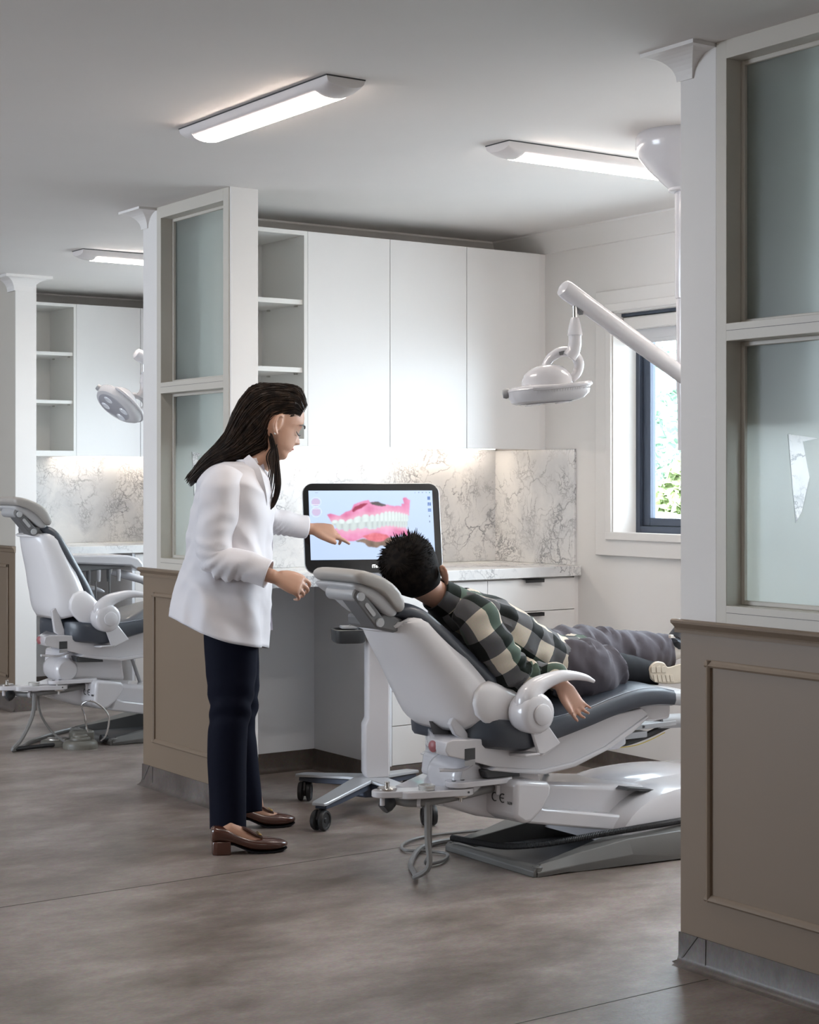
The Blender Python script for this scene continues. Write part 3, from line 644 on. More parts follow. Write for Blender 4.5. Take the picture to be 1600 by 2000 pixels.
    rings_o = []; n = 26
    S = spline(rows, 3)
    def urow(xe, ze, b, a, inset=0, top=0):
        out = []
        for k in range(n+1):
            ph = -math.pi/2+math.pi*k/n; c = max(0.0, math.cos(ph))**.62; s = math.sin(ph); s = math.copysign(abs(s)**.85, s)
            out.append(K(xe-(a-inset)*c, (b-inset*.8)*s, ze-.030*c*0+top*0))
        return out
    rings = []
    for i, r in enumerate(S):
        row = []
        for k in range(n+1):
            ph = -math.pi/2+math.pi*k/n; c = max(0.0, math.cos(ph))**.62; s = math.sin(ph); s = math.copysign(abs(s)**.85, s)
            z = r[1]
            if i < 5: z += (5-i)/5*(.030*math.sin(math.pi*min(1, c*1.15)) - .035*c)      # arched lower edge
            row.append(K(r[0]-r[3]*c, r[2]*s, z))
        rings.append(row)
    for dz, g in ((.016, .05), (.026, .10), (.022, .16)):                                 # rounded shoulders, dipping at the headrest
        row = []
        for k in range(n+1):
            ph = -math.pi/2+math.pi*k/n; c = max(0.0, math.cos(ph))**.62; s = math.sin(ph); s = math.copysign(abs(s)**.85, s)
            row.append(K(-.338-.10*g/.16*.5-(.135-.03*g/.16)*c, (.142-g*.16)*s, .828+dz*(1-c*1.9)+.002))
        rings.append(row)
    bm = loft(NB(), rings, closed=False, caps=False)
    obj('back_shell', bm, M['pshell'], t, smooth=True, solid=.012)
    # bulge of the mechanism cover behind the shell and the slim carrier going down to the seat
    bm = NB(); bl = []
    for k, (x, z, a, b) in enumerate(((-.37, .79, .02, .02), (-.355, .75, .05, .045), (-.325, .69, .060, .07), (-.290, .63, .062, .078), (-.250, .57, .055, .07), (-.22, .52, .035, .05), (-.21, .50, .005, .02))):
        bl.append([K(x-a*math.cos(q), b*math.sin(q), z) for q in np.linspace(0, 2*math.pi, 20, endpoint=False)])
    obj('mechanism_cover', loft(bm, bl), M['pwhite'], t, smooth=True)
    obj('back_carrier', loft(NB(), [[K(-.235, y, .530), K(-.262, y, .525), K(-.275, y, .505), U(-.255, y, .47), U(-.19, y, .428), U(-.13, y, .412), U(-.13, y, .422), U(-.20, y, .462), K(-.235, y, .505)] for y in (-.150, -.128)]), M['pwhite'], t, bevel=.004)
    # ---- back cushion
    bs = [(-.055, .47, .185, .01), (-.045, .535, .20, .07), (-.050, .584, .205, .085), (-.080, .632, .205, .09), (-.130, .685, .20, .09), (-.185, .735, .19, .09), (-.240, .785, .178, .09), (-.295, .835, .16, .09), (-.345, .875, .14, .085), (-.39, .890, .12, .075), (-.43, .880, .10, .06), (-.462, .85, .08, .03)]
    rings = []
    for i, r in enumerate(spline(bs, 3)):
        row = []
        d = Vector((-.69, 0, .72)); nrm = Vector((.72, 0, .69)) if i < 24 else Vector((.72, 0, .69))
        for k in range(22):
            q = 2*math.pi*k/22; cy = math.copysign(abs(math.cos(q))**.7, math.cos(q)); cn = math.copysign(abs(math.sin(q))**.75, math.sin(q))
            off = (cn-1)*r[3]/2
            row.append(K(r[0]+nrm.x*off, r[2]*cy, r[1]+nrm.z*off))
        rings.append(row)
    obj('back_cushion', loft(NB(), rings), M['vinyl'], t, smooth=True)
    # ---- headrest: keeps its attitude, moves with the back
    hb = Vector(K(-.47, 0, .85))-Vector(U(-.47, 0, .85))+Vector((.04 if tilt else 0, 0, 0))
    Hd = lambda x, y, z: tuple(Vector(U(x, y, z))+hb)
    pad = [(-.634, .985), (-.616, 1.005), (-.579, 1.003), (-.522, .984), (-.474, .959), (-.439, .925), (-.423, .889), (-.428, .864), (-.45, .858), (-.468, .872), (-.50, .912), (-.56, .952), (-.615, .962)]
    bm = NB(); cxp = sum(p[0] for p in pad)/len(pad); czp = sum(p[1] for p in pad)/len(pad)
    loft(bm, [[Hd(cxp+(p[0]-cxp)*k, y, czp+(p[1]-czp)*k) for p in pad] for y, k in ((-.135, .80), (-.125, .93), (-.10, 1.0), (.10, 1), (.125, .93), (.135, .8))])
    obj('headrest_pad', bm, M['pwgrey'], t, sub=1, smooth=True)
    bk = [(-.628, .964), (-.56, .958), (-.50, .924), (-.462, .884), (-.443, .862), (-.460, .848), (-.480, .848), (-.506, .862), (-.55, .902), (-.597, .931), (-.622, .948)]
    bm = NB(); loft(bm, [[Hd(-.53+(p[0]+.53)*k, y, .91+(p[1]-.91)*k) for p in bk] for y, k in ((-.122, .82), (-.112, .97), (-.09, 1.0), (.09, 1), (.112, .97), (.122, .82))])
    obj('headrest_back', bm, M['pwhite2'], t, sub=1, smooth=True)
    j = obj('headrest_link', loft(NB(), [[Hd(p[0], y, p[1]) for p in rrect(-.5575, .8775, .150, .040, .0195, 5, math.atan2(-.083, .071))] for y in (-.115, -.03)]), M['mgrey'], t, bevel=.004)
    for (x, z), r in (((-.593, .919), .0145), ((-.522, .836), .0145)):
        lathe_ = lathe(NB(), [(0, -.122), (r*.9, -.122), (r, -.119), (r, -.02), (0, -.02)], Hd(x, 0, z), (0, 1, 0), 20); obj('joint_cap', lathe_, M['pwhite2'], j, smooth=True)
    obj('link_inlay', loft(NB(), [[Hd(p[0], y, p[1]) for p in rrect(-.5575, .8775, .052, .014, .0068, 5, math.atan2(-.083, .071))] for y in (-.118, -.03)]), M['pwhite2'], j)
    obj('joint_barrel', lathe(NB(), [(0, -.11), (.020, -.11), (.023, -.10), (.023, .04), (.018, .045), (0, .045)], Hd(-.600, 0, .926), (0, 1, 0), 20), M['pgrey'], j, smooth=True)
    obj('headrest_mount', loft(NB(), [[Hd(p[0], y, p[1]) for p in ((-.535, .852), (-.49, .865), (-.43, .842), (-.40, .81), (-.46, .80), (-.53, .818))] for y in (-.105, .055)]), M['mgrey'], t, bevel=.008)
    # ---- armrests
    for s in ((-1, 1) if full else (-1,)):
        Y = lambda y: s*y
        a = thing('armrest', U(-.06, Y(.29), .545), None, None); a.parent = t; a.location = Vector(U(-.06, Y(.29), .545))-WLOC[t.name]
        path = [(-.065, .545, .052), (-.072, .585, .045), (-.045, .618, .034), (.0, .636, .026), (.06, .648, .020), (.115, .646, .015), (.165, .636, .011), (.200, .622, .006)]
        bm = tube(NB(), [U(p[0], Y(.292), p[1]) for p in path], [p[2] for p in path], 12, 4, up=(0, 1, 0), flat=.9)
        obj('arm_pad', bm, M['pwhite'], a, smooth=True)
        obj('hub', lathe(NB(), [(0, -.24), (.055, -.24), (.063, -.25), (.066, -.27), (.066, -.315), (.060, -.328), (.048, -.334), (0, -.335)], U(-.058, 0, .540), (0, 1, 0) if s < 0 else (0, -1, 0), 28), M['pwhite'], a, smooth=True)
        obj('hub_cap', lathe(NB(), [(0, .333), (.030, .333), (.0345, .336), (.0335, .342), (.028, .345), (0, .346)], U(-.052, 0, .538), (0, s, 0), 24), M['pwhite'], a, smooth=True)
        obj('bracket', loft(NB(), [[U(p[0], y, p[1]) for p in ((-.095, .515), (.010, .505), (.072, .430), (-.005, .395), (-.020, .398), (-.048, .470))] for y in (Y(.268), Y(.280))]), M['pwhite'], a, bevel=.005)
        obj('bracket_foot', loft(NB(), [[U(x, y, z) for y, z in ((Y(.28), .398), (Y(.28), .408), (Y(.18), .40), (Y(.18), .39))] for x in (-.075, .0)]), M['pwhite'], a, bevel=.004)
        obj('shell_wing', loft(NB(), [[K(x, Y(y), z) for x, z in ((-.24, .525), (-.24, .62), (-.17, .66), (-.10, .61), (-.05, .61), (-.02, .56), (-.03, .48), (-.08, .465), (-.15, .49))] for y in (.195, .215)] + [[K(x, Y(.240), z) for x, z in ((-.12, .54), (-.12, .57), (-.11, .59), (-.08, .585), (-.06, .58), (-.03, .56), (-.03, .51), (-.07, .495), (-.11, .515))]]), M['pshell'], a, smooth=True, sub=1)
    return t, G, U
M['pwgrey'] = mat('headrest_leatherette', (.40, .375, .35), .4, bump=.15, bscale=400)
M['pwhite2'] = mat('light_grey_moulding', (.50, .50, .51), .35)
OX, OY = 3.44, 4.487
chA, GA, UA = dental_chair(OX, OY, 0, 0, 'reclined dental chair with a boy lying on it')
chB, GB, UB = dental_chair(OX+.03, OY+3.27, .08, math.radians(20), 'empty dental chair standing upright in the farther bay on the left')

# ---- swing-out instrument bracket at the head end
def bracket_tray(G, label, parent):
    t = thing('suction_bracket', G(-.3, -.15, 0), label, 'bracket')
    z = .305
    def outline(pts, z0, z1, m, name): return obj(name, prism(NB(), [G(p[0], p[1], 0)[:2] for p in pts], 'z', z0, z1), m, t, bevel=.003)
    def slot(x0, y0, x1, y1, r, n=8):
        d = math.atan2(y1-y0, x1-x0); P = []
        for k in range(n+1): a = d+math.pi/2+math.pi*k/n; P.append((x0+r*math.cos(a), y0+r*math.sin(a)))
        for k in range(n+1): a = d-math.pi/2+math.pi*k/n; P.append((x1+r*math.cos(a), y1+r*math.sin(a)))
        return P
    u = outline(slot(-.245, -.15, -.09, -.16, .044), z, z+.018, M['pwhite'], 'upper_arm')
    l = outline(slot(-.40, -.10, -.235, -.15, .042), z-.026, z-.004, M['pwhite'], 'lower_arm')
    outline(slot(-.475, -.06, -.37, -.115, .034), z-.022, z-.002, M['pwhite'], 'lower_arm')
    obj('pivot', lathe(NB(), [(0, -.05), (.006, -.05), (.006, -.034), (.026, -.034), (.028, -.030), (.028, -.026), (.020, -.02), (.020, .002), (0, .002)], G(-.235, -.15, z), n=20), M['steel'], t, smooth=True)
    obj('pivot_disc', lathe(NB(), [(.0, 0), (.030, 0), (.031, .002), (.031, .007), (.029, .009), (.012, .010), (.0075, .011), (.0075, .020), (.0085, .021), (.0085, .025), (.006, .027), (0, .027)], G(-.462, -.068, z-.002), n=24), M['steel'], t, smooth=True)
    obj('filter_ring', lathe(NB(), [(0, 0), (.026, 0), (.027, .004), (.0255, .006), (.0275, .009), (.0275, .014), (.024, .015), (.021, .011), (0, .010)], G(-.35, -.125, z-.003), n=24), M['glassy'], t, smooth=True)
    for q in (0, 1): obj('socket', lathe(NB(), [(.004, 0), (.0075, 0), (.0075, .002), (.004, .002)], G(-.262+q*.032, -.150-.002*q, z+.0175), n=10), M['dgrey'], t)
    for q in ((-.475, -.06, .02), (-.10, -.17, .012)): obj('stud', lathe(NB(), [(0, -.03), (.008, -.03), (.008, 0), (0, 0)], G(q[0], q[1], z-.02+.012*(q[0] > -.2)), n=12), M['pwhite'], t)
    obj('screw', lathe(NB(), [(0, 0), (.0035, 0), (.0035, .002), (0, .002)], G(-.235, -.1925, z-.014), (0, -1, 0), 8), M['dgrey'], t)
    obj('connector', tube(NB(), [G(-.41, -.03, z-.045), G(-.38, -.08, z-.05), G(-.33, -.12, z-.045), G(-.20, -.13, z-.035), G(-.09, -.14, z-.02)], [.014, .013, .012, .013, .014], 10, 3), M['hose'], t, smooth=True)
    obj('valve', lathe(NB(), [(0, -.03), (.02, -.028), (.025, -.012), (.024, .006), (.015, .018), (0, .02)], G(-.43, -.03, z-.05), (.5, 0, .4), 16), M['dgrey'], t, smooth=True)
    obj('hose_clip', lathe(NB(), [(.011, -.006), (.017, -.006), (.017, .006), (.011, .006)], G(-.36, -.10, z-.048), (.6, -.6, 0), 14), M['pwhite'], t)
    return t, u
tA = bracket_tray(GA, 'white jointed suction bracket at the head end of the reclined chair', chA)
tB = bracket_tray(GB, 'white jointed suction bracket on the upright chair in the farther bay', chB)
def hose(name, pts, r, m, label, cat='hose', n=8, **k):
    return tag(obj(name, tube(NB(), pts, r, n, 5), m, None, smooth=True), label, cat, **k)
def azt(x, y, z):
    r = at(x, y, 1)-Vector((0, 0, EYE)); s = (z-EYE)/r.z; return Vector((0, 0, EYE))+r*s
g = GA
hose('suction_hose', [g(-.345, -.12, .262), g(-.345, -.122, .15), g(-.345, -.13, .06), (3.075, 4.40, .022), (3.115, 4.46, .012), (3.21, 4.62, .010), (3.40, 4.80, .010), (3.62, 4.80, .011), (3.9, 4.74, .012)], .0095, M['hose'], 'thicker grey hose hanging from the suction bracket and running under the lift arm')
hose('air_hose', [g(-.33, -.12, .262), g(-.325, -.11, .17), g(-.27, -.03, .08), (3.22, 4.55, .016), (3.31, 4.58, .008), (3.385, 4.66, .008), (3.345, 4.74, .008), (3.30, 4.79, .008), (3.36, 4.88, .008), (3.50, 4.93, .008), (3.72, 4.90, .008)], .0055, M['hose'], 'thin grey hose looping back on itself beside the chair base')
def corrugated(pts, r, m, label):
    P = spline(pts, 60); bm = NB(); tube(bm, [tuple(p) for p in P], [r*(1 if i % 2 else .86) for i in range(len(P))], 10)
    return obj('corrugated_hose', bm, m, None, label=label, cat='hose')
corrugated([g(.004, .225, .046), g(.02, .10, .050), g(.05, -.03, .056), g(.15, -.13, .072), g(.30, -.215, .099), g(.45, -.268, .115), g(.62, -.25, .112), g(.95, -.22, .115)], .0115, M['bhose'], 'black corrugated hose lying over the grey base of the reclined chair')
g = GB
hose('suction_hose', [g(-.345, -.12, .262), g(-.36, -.13, .16), g(-.42, -.15, .06), g(-.47, -.16, .012), g(-.40, -.10, .012), g(-.28, .05, .012), g(0.02, .29, .012), g(.3, .34, .012)], .0105, M['hose'], 'thicker grey hose under the suction bracket in the farther bay')
hose('air_hose', [g(-.325, -.11, .262), g(-.31, -.11, .16), g(-.26, -.14, .07), g(-.19, -.19, .014), g(-.14, -.2, .012)], .006, M['hose'], 'thin grey hose leading down to the foot control')
hose('floor_hose', [g(-.47, -.15, .012), g(-.36, -.14, .012), g(-.25, -.13, .012), g(-.16, -.14, .012)], .010, M['bhose'], 'dark hose on the floor behind the foot control')
for k, (a, b) in enumerate(((.10, .15), (.20, .28), (.32, .20))):
    hose('supply_hose', [g(.30+a*.3, .22, .20), g(.31+a*.5, .24, .10), g(.36+a, .30+b*.2, .02), g(.50+a, .34, .03), g(.62+a, .30, .16)], .006, M['hose'], ['grey looped hose hanging lowest under the upright chair', 'grey looped hose under the upright chair, middle of three', 'grey looped hose under the upright chair, rightmost of three'][k])
# instrument delivery arm at the foot of the reclined chair
g = GA
t = thing('delivery_arm', g(.7, .1, .36), 'grey hinged delivery arm under the foot end of the reclined chair', 'arm')
obj('mount_block', loft(NB(), [[g(p[0], y, p[1]) for p in ((.44, .46), (.66, .455), (.66, .33), (.62, .315), (.47, .32))] for y in (.06, .16)]), M['pwhite'], t, bevel=.008)
obj('lower_plate', B(OX+.64, OX+.77, OY+.07, OY+.14, .345, .368), M['pgrey'], t, bevel=.004)
obj('upper_plate', B(OX+.65, OX+.91, OY+.065, OY+.135, .376, .396), M['pgrey'], t, bevel=.004)
obj('pivot_disc', lathe(NB(), [(0, 0), (.034, 0), (.035, .003), (.035, .010), (.032, .013), (.010, .014), (.008, .016), (.008, .026), (.010, .027), (.010, .032), (0, .033)], g(.715, .10, .396), n=22), M['steel'], t, smooth=True)
obj('arm_tube', tube(NB(), [g(.845, .10, .393), g(1.3, .10, .37)], .033, 16, flat=.8), M['pgrey'], t, smooth=True)
obj('bore', lathe(NB(), [(0, 0), (.024, 0), (.024, .002), (0, .002)], g(.8435, .10, .394), (-1, 0, 0), 16), M['mgrey'], t)
obj('screw', lathe(NB(), [(0, 0), (.005, 0), (.005, .002), (0, .002)], g(.745, .064, .386), (0, -1, 0), 8), M['dgrey'], t)
hose('supply_conduit', [g(.625, .11, .327), g(.70, .10, .330), g(.80, .10, .348), g(.90, .10, .374), g(1.0, .10, .39)], .013, M['bhose'], 'dark conduit below the delivery arm')
hose('earth_wire', [g(.63, .093, .316), g(.72, .083, .318), g(.80, .083, .333), g(.87, .086, .352)], .0016, M['yellow'], 'thin yellow wire running along the dark conduit', 'wire', 6)
# instrument table of the farther chair
g = GB
t = thing('instrument_table', g(.15, .45, .74), 'white and grey instrument table beside the upright chair', 'table')
obj('top', loft(NB(), [[g(p[0], y, p[1]) for p in ((-.12, .905), (.26, .895), (.315, .88), (.34, .85), (.34, .815), (.32, .81), (.27, .84), (-.12, .865))] for y in (.12, .42)]), M['pwhite'], t, bevel=.012, seg=3)
obj('tray_body', loft(NB(), [[g(p[0], y, p[1]) for p in ((-.10, .866), (.26, .842), (.22, .83), (-.02, .815), (-.10, .82))] for y in (.14, .40)]), M['mgrey'], t, bevel=.006)
for k in range(6): obj('instrument_holder', lathe(NB(), [(0, -.06), (.009, -.06), (.012, -.02), (.012, 0), (0, 0)], g(-.06+.055*k, .15, .825), n=10), M['pwhite' if k % 2 else 'mgrey'], t, smooth=True)
for k in range(4): obj('instrument_cord', tube(NB(), [g(-.06+.075*k, .15, .77), g(-.055+.075*k, .16, .68), g(-.05+.08*k, .2, .58)], .005, 6, 3), M['hose'], t, smooth=True)
obj('support_arm', tube(NB(), [g(.22, .25, .81), g(.45, .20, .72), g(.60, .12, .46)], .02, 10, 3), M['pwhite'], t, smooth=True)
# ---- foot control in the farther bay
t = thing('foot_control', (3.235, 7.37, 0), 'grey two-lobed foot control with a wire handle on the floor', 'foot control')
def fl_(x, y, z=0): return azt(x, y, z)
c1, c2 = fl_(113, 1456), fl_(157, 1461)
M['pedal'] = mat('olive_grey_plastic', (.15, .142, .12), .45, coat=.1)
def pedal(c, rx, ry, h, m, rot=0, n=28, z0=0):
    rings = []
    for k, s, z in ((0, 1, 0), (1, 1.0, h*.5), (2, .95, h*.8), (3, .82, h*.98), (4, .5, h*1.04), (5, .01, h*1.06)):
        rings.append([(c.x+(rx*s*math.cos(q))*math.cos(rot)-(ry*s*math.sin(q))*math.sin(rot), c.y+(rx*s*math.cos(q))*math.sin(rot)+(ry*s*math.sin(q))*math.cos(rot), z0+z) for q in np.linspace(0, 2*math.pi, n, endpoint=False)])
    return loft(NB(), rings)
obj('housing', pedal(c2, .083, .070, .038, M['pedal'], -.6), M['pedal'], t, smooth=True)
obj('housing', pedal(c1, .085, .06, .030, M['pedal'], -.6), M['pedal'], t, smooth=True)
obj('steel_pedal', pedal(c1, .055, .040, .014, M['steel'], -.6, z0=.025), M['steel'], t, smooth=True)
obj('disc_pedal', pedal(c2, .048, .042, .014, M['pedal'], -.6, z0=.040), M['pedal'], t, smooth=True)
obj('disc_pedal', pedal(c2, .036, .032, .012, M['pedal'], -.6, z0=.053), M['pedal'], t, smooth=True)
obj('rear_block', B(c2.x-.02, c2.x+.09, c2.y+.03, c2.y+.10, 0, .075), M['pedal'], t, bevel=.012)
obj('handle', tube(NB(), [(c2.x+.045, c2.y+.02, .07), (c2.x+.03, c2.y+.02, .15), (c2.x+.02, c2.y+.03, .20), (c2.x+.05, c2.y-.01, .222), (c2.x+.10, c2.y-.03, .19), (c2.x+.125, c2.y-.05, .14), (c2.x+.115, c2.y-.04, .06), (c2.x+.09, c2.y-.03, .03)], .0045, 8, 4), M['chrome'], t, smooth=True)
obj('knob', lathe(NB(), [(0, 0), (.02, 0), (.02, .03), (0, .03)], (c2.x+.12, c2.y+.03, .03), (1, 0, 0), 12), M['dgrey'], t, smooth=True)

# ---------------------------------------------------------------- operating lights
def op_light(base, head, elbow, tipd, label, tiltz, face=0):
    """base = pole axis at the ceiling; elbow/head = points of the spring arm"""
    bx, by = base
    t = thing('operating_light', (bx, by, H), label, 'operating light')
    obj('canopy', lathe(NB(), [(0, 0), (.158, 0), (.165, -.012), (.166, -.045), (.155, -.075), (.120, -.118), (.085, -.152), (.064, -.172), (.058, -.178), (.058, -.186), (.048, -.190), (0, -.190)], (bx, by, H), n=48), M['pwhite'], t, smooth=True)
    obj('pole', lathe(NB(), [(0, -.18), (.038, -.18), (.038, -.52), (.036, -.535), (.033, -.537), (.033, -.83), (.030, -.86), (.028, -1.03), (0, -1.03)], (bx, by, H), n=24), M['pwhite'], t, smooth=True)
    obj('grub_screw', lathe(NB(), [(0, 0), (.004, 0), (.004, .002), (0, .002)], (bx-.030, by-.024, H-.497), (-.8, -.6, 0), 8), M['dgrey'], t)
    e, h = Vector(elbow), Vector(head)
    d = (h-e).normalized()
    obj('spring_arm', tube(NB(), [e-d*.02, e, e+(h-e)*.5, h-d*.012, h, h+d*.006], [.020, .026, .0285, .030, .027, .016], 18), M['pwhite'], t, smooth=True)
    dn = h-d*.050
    obj('arm_gusset', loft(NB(), [[dn+Vector((0, 0, -.022))-d*.028+s, dn+Vector((0, 0, -.022))+d*.030+s, dn+Vector((0, 0, -.034))-d*.0+s, dn+Vector((0, 0, -.044))-d*.026+s] for s in (Vector((.0, -.010, 0)), Vector((0, .010, 0)))]), M['mgrey'], t)
    obj('swivel_pin', lathe(NB(), [(0, .0), (.0085, .0), (.0085, -.05), (0, -.05)], dn+Vector((0, 0, -.028)), n=14), M['chrome'], t, smooth=True)
    s0 = dn+Vector((0, 0, -.066))
    obj('stem', tube(NB(), [s0, s0+Vector((0, 0, -.03)), s0+Vector((0, 0, -.056)), s0+Vector((0, 0, -.0565)), s0+Vector((0, 0, -.085)), s0+_R*-.006+Vector((0, 0, -.108)), s0+_R*-.018+Vector((0, 0, -.125))], [.012, .020, .0235, .020, .0205, .022, .024], 18), M['pwhite'], t, smooth=True)
    # yoke: open ring in the picture plane
    c = s0+_R*-.036+Vector((0, 0, -.150)); tl = _R*tiltz[0]+Vector((0, 0, tiltz[1])); tl.normalize(); up = Vector((0, 0, 1))*tl.dot(_R)-_R*tl.z
    fw = _F*math.cos(face)-up*math.sin(face); up = up*math.cos(face)+_F*math.sin(face)
    L3 = lambda u, v, w: c+tl*u+up*v+fw*w
    pts = [L3(-.062, -.020, .0), L3(-.052, .010, .01), L3(-.028, .034, .012), L3(.005, .044, .012), L3(.036, .032, .012), L3(.050, .004, .012), L3(.042, -.026, .01), L3(.018, -.046, 0), L3(-.010, -.052, -.01)]
    obj('yoke', tube(NB(), pts, [.012, .015, .018, .020, .020, .019, .017, .015, .012], 12, 4, flat=.8), M['pwhite'], t, smooth=True)
    obj('badge', loft(NB(), [[L3(-.012, .042, w), L3(.006, .045, w), L3(.001, .032, w), L3(-.010, .031, w)] for w in (-.0145, -.010)]), M['mgrey'], t)
    # head: lens-shaped housing
    def hull(levels, name, m, n=40, w=1.0, sm=True):
        rings = []
        for v, a0, a1, b in levels:                       # height, left end, right end, half depth
            cx, ra = (a0+a1)/2-.030, (a1-a0)/2
            rings.append([L3(cx+ra*math.cos(q), v, b*math.sin(q)*(1-.12*math.cos(q))) for q in np.linspace(0, 2*math.pi, n, endpoint=False)])
        return obj(name, loft(NB(), rings), m, t, smooth=sm)
    hull([(-.112, -.130, .060, .066), (-.106, -.143, .085, .078), (-.090, -.150, .104, .085), (-.072, -.153, .108, .088), (-.070, -.1535, .1085, .088)], 'head_lower', M['pw3'])
    hull([(-.0698, -.154, .109, .089), (-.064, -.152, .106, .087), (-.058, -.140, .02, .07), (-.054, -.12, .0, .055)], 'head_upper', M['pwhite'])
    hull([(-.062, -.108, .055, .064), (-.038, -.105, .053, .060), (-.018, -.094, .043, .054), (-.003, -.074, .026, .043), (.005, -.050, .004, .026)], 'rear_bulge', M['pwhite'])
    rim = [L3(-.0525+.1315*math.cos(q), -.066+.003*math.cos(q*2), .090*math.sin(q)*(1-.12*math.cos(q))) for q in np.linspace(-2.0, 2.0, 40)]
    obj('rim', tube(NB(), rim, .0075, 8), M['pwhite'], t, smooth=True)
    for k in range(46):
        q = -1.9+3.1*k/45; 
        if math.sin(q) > .55: continue
        a = L3(-.0525+.130*math.cos(q), -.0745, .0885*math.sin(q)*(1-.12*math.cos(q))); b_ = L3(-.054+.124*math.cos(q), -.089, .083*math.sin(q)*(1-.12*math.cos(q)))
        obj('fin', tube(NB(), [a, b_], .0013, 4), M['pw3'], t)
    obj('knob', lathe(NB(), [(0, -.012), (.014, -.01), (.017, 0), (.014, .01), (0, .012)], L3(-.188, -.072, 0), tuple(tl), 14), M['pgrey'], t, smooth=True)
    hull([(-.1155, -.118, .050, .058), (-.1125, -.126, .058, .064)], 'lens', M['lens'])
    for u, w in ((-.075, -.026), (-.075, .028), (.02, -.026), (.02, .028)):
        obj('led_lens', loft(NB(), [[L3(u-.03+.026*k*math.cos(q), v, w+.016*k*math.sin(q)) for q in np.linspace(0, 2*math.pi, 18, endpoint=False)] for v, k in ((-.115, 1), (-.1175, .85))]), M['lensw'], t, smooth=True)
    obj('maker_plate', loft(NB(), [[L3(-.158, v, -.045), L3(-.148, v, -.052), L3(-.146, v, -.049), L3(-.156, v, -.042)] for v in (-.062, -.058)]), M['pgrey'], t)
    return t
M['pw3'] = mat('lamp_grey_plastic', (.62, .61, .63), .3, coat=.4)
M['lens'] = mat('clear_lamp_window', (.42, .42, .46), .12, coat=1)
M['lensw'] = mat('reflector_cup', (.85, .87, .92), .15, coat=1)
pole = azt(1341, 262, H)
op_light((pole.x, pole.y), at(1100, 562, 5.30), at(1340, 738, 5.50), 0, 'white ceiling-hung operating light over the reclined dental chair', (1, .09))
polB = Vector((pole.x+.06, pole.y+3.28))
op_light((polB.x, polB.y), at(266, 690, 8.50), at(400, 780, 8.70), 0, 'white operating light tilted up in the farther bay', (.80, -.60), math.radians(38))
# ---------------------------------------------------------------- scanner cart
M['silver'] = mat('satin_silver', (.52, .54, .57), .32, .6)
M['tyre'] = mat('black_rubber', (.02, .021, .023), .5)
M['teal'] = mat('teal_light', (.05, .6, .55), .4, emis=(.05, .8, .7), es=1.5)
M['bezel'] = mat('gloss_black_bezel', (.012, .012, .013), .16, coat=.4)
cx, cy = 3.60, 5.47
t = thing('scanner_cart', (cx, cy, 0), 'white column scanner cart on four castors between the dentist and the chair', 'cart')
tips = [(3.235, 5.25), (3.505, 5.83), (3.64, 5.09), (3.93, 5.64)]
for i, (x, y) in enumerate(tips):
    d = Vector((x-cx, y-cy, 0)); L = d.length; d.normalize(); n = Vector((-d.y, d.x, 0))
    def rg(s, w, z0, z1): p = Vector((cx, cy, 0))+d*s; return [p+n*w+Vector((0, 0, z0)), p-n*w+Vector((0, 0, z0)), p-n*w*.92+Vector((0, 0, z1)), p+n*w*.92+Vector((0, 0, z1))]
    lg = obj('leg', loft(NB(), [rg(.01, .050, .120, .134), rg(.07, .046, .118, .132), rg(L*.7, .036, .102, .114), rg(L*.96, .032, .094, .106), rg(L, .026, .093, .104)]), M['silver'], t, bevel=.003)
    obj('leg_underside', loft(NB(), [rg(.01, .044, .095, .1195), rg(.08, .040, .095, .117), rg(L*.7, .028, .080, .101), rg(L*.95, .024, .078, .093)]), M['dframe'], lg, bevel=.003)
    p = Vector((cx, cy, 0))+d*(L-.035)
    sw = Vector((math.cos(.5+i*.35), math.sin(.5+i*.35), 0)); ax = Vector((-sw.y, sw.x, 0)); c = p-sw*.014
    cs = obj('castor', loft(NB(), [[c+sw*a+ax*w+Vector((0, 0, z)) for a, z in ((-.03, .045), (-.01, .078), (.025, .082), (.035, .06), (.01, .02), (-.01, .02))] for w in (-.006, .006)]), M['tyre'], t, bevel=.003)
    obj('stem', lathe(NB(), [(0, .07), (.012, .07), (.012, .10), (0, .10)], p, n=12), M['tyre'], cs)
    for s in (-1, 1):
        obj('wheel', lathe(NB(), [(0, .007), (.030, .007), (.037, .010), (.038, .020), (.034, .026), (.028, .026), (.026, .022), (.010, .021), (.008, .024), (0, .024)], c+Vector((0, 0, .0385)), tuple(ax*s), 24), M['tyre'], cs, smooth=True)
obj('hub_box', prism(NB(), [(cx+a*math.cos(q), cy+a*math.sin(q)) for a, q in zip([.07]*8, np.linspace(0, 2*math.pi, 8, endpoint=False))], 'z', .062, .118), M['dframe'], t, bevel=.008)
wd = Vector((.935, -.355, 0)).normalized(); nm = Vector((-wd.y*-1, -wd.x, 0)); nm = Vector((wd.y, -wd.x, 0))
cc = Vector((3.632, 5.468, 0))
def colring(z, k=1.0, left=0): return [cc+wd*(a*k-(left if a < 0 else 0))+nm*(b*k)+Vector((0, 0, z)) for a, b in ((-.036, .045), (.042, .045), (.048, .036), (.048, -.030), (-.040, -.030), (-.044, .030))]
obj('column', loft(NB(), [colring(.132, .96, .006), colring(.15, 1, .012), colring(.335, 1, .012), colring(.36, 1, 0), colring(.72, 1), colring(.725, .995)]), M['pwhite'], t, bevel=.004)
obj('column_head', loft(NB(), [colring(.727, 1), colring(.86, 1), colring(.90, .9)]), M['pwhite'], t, bevel=.004)
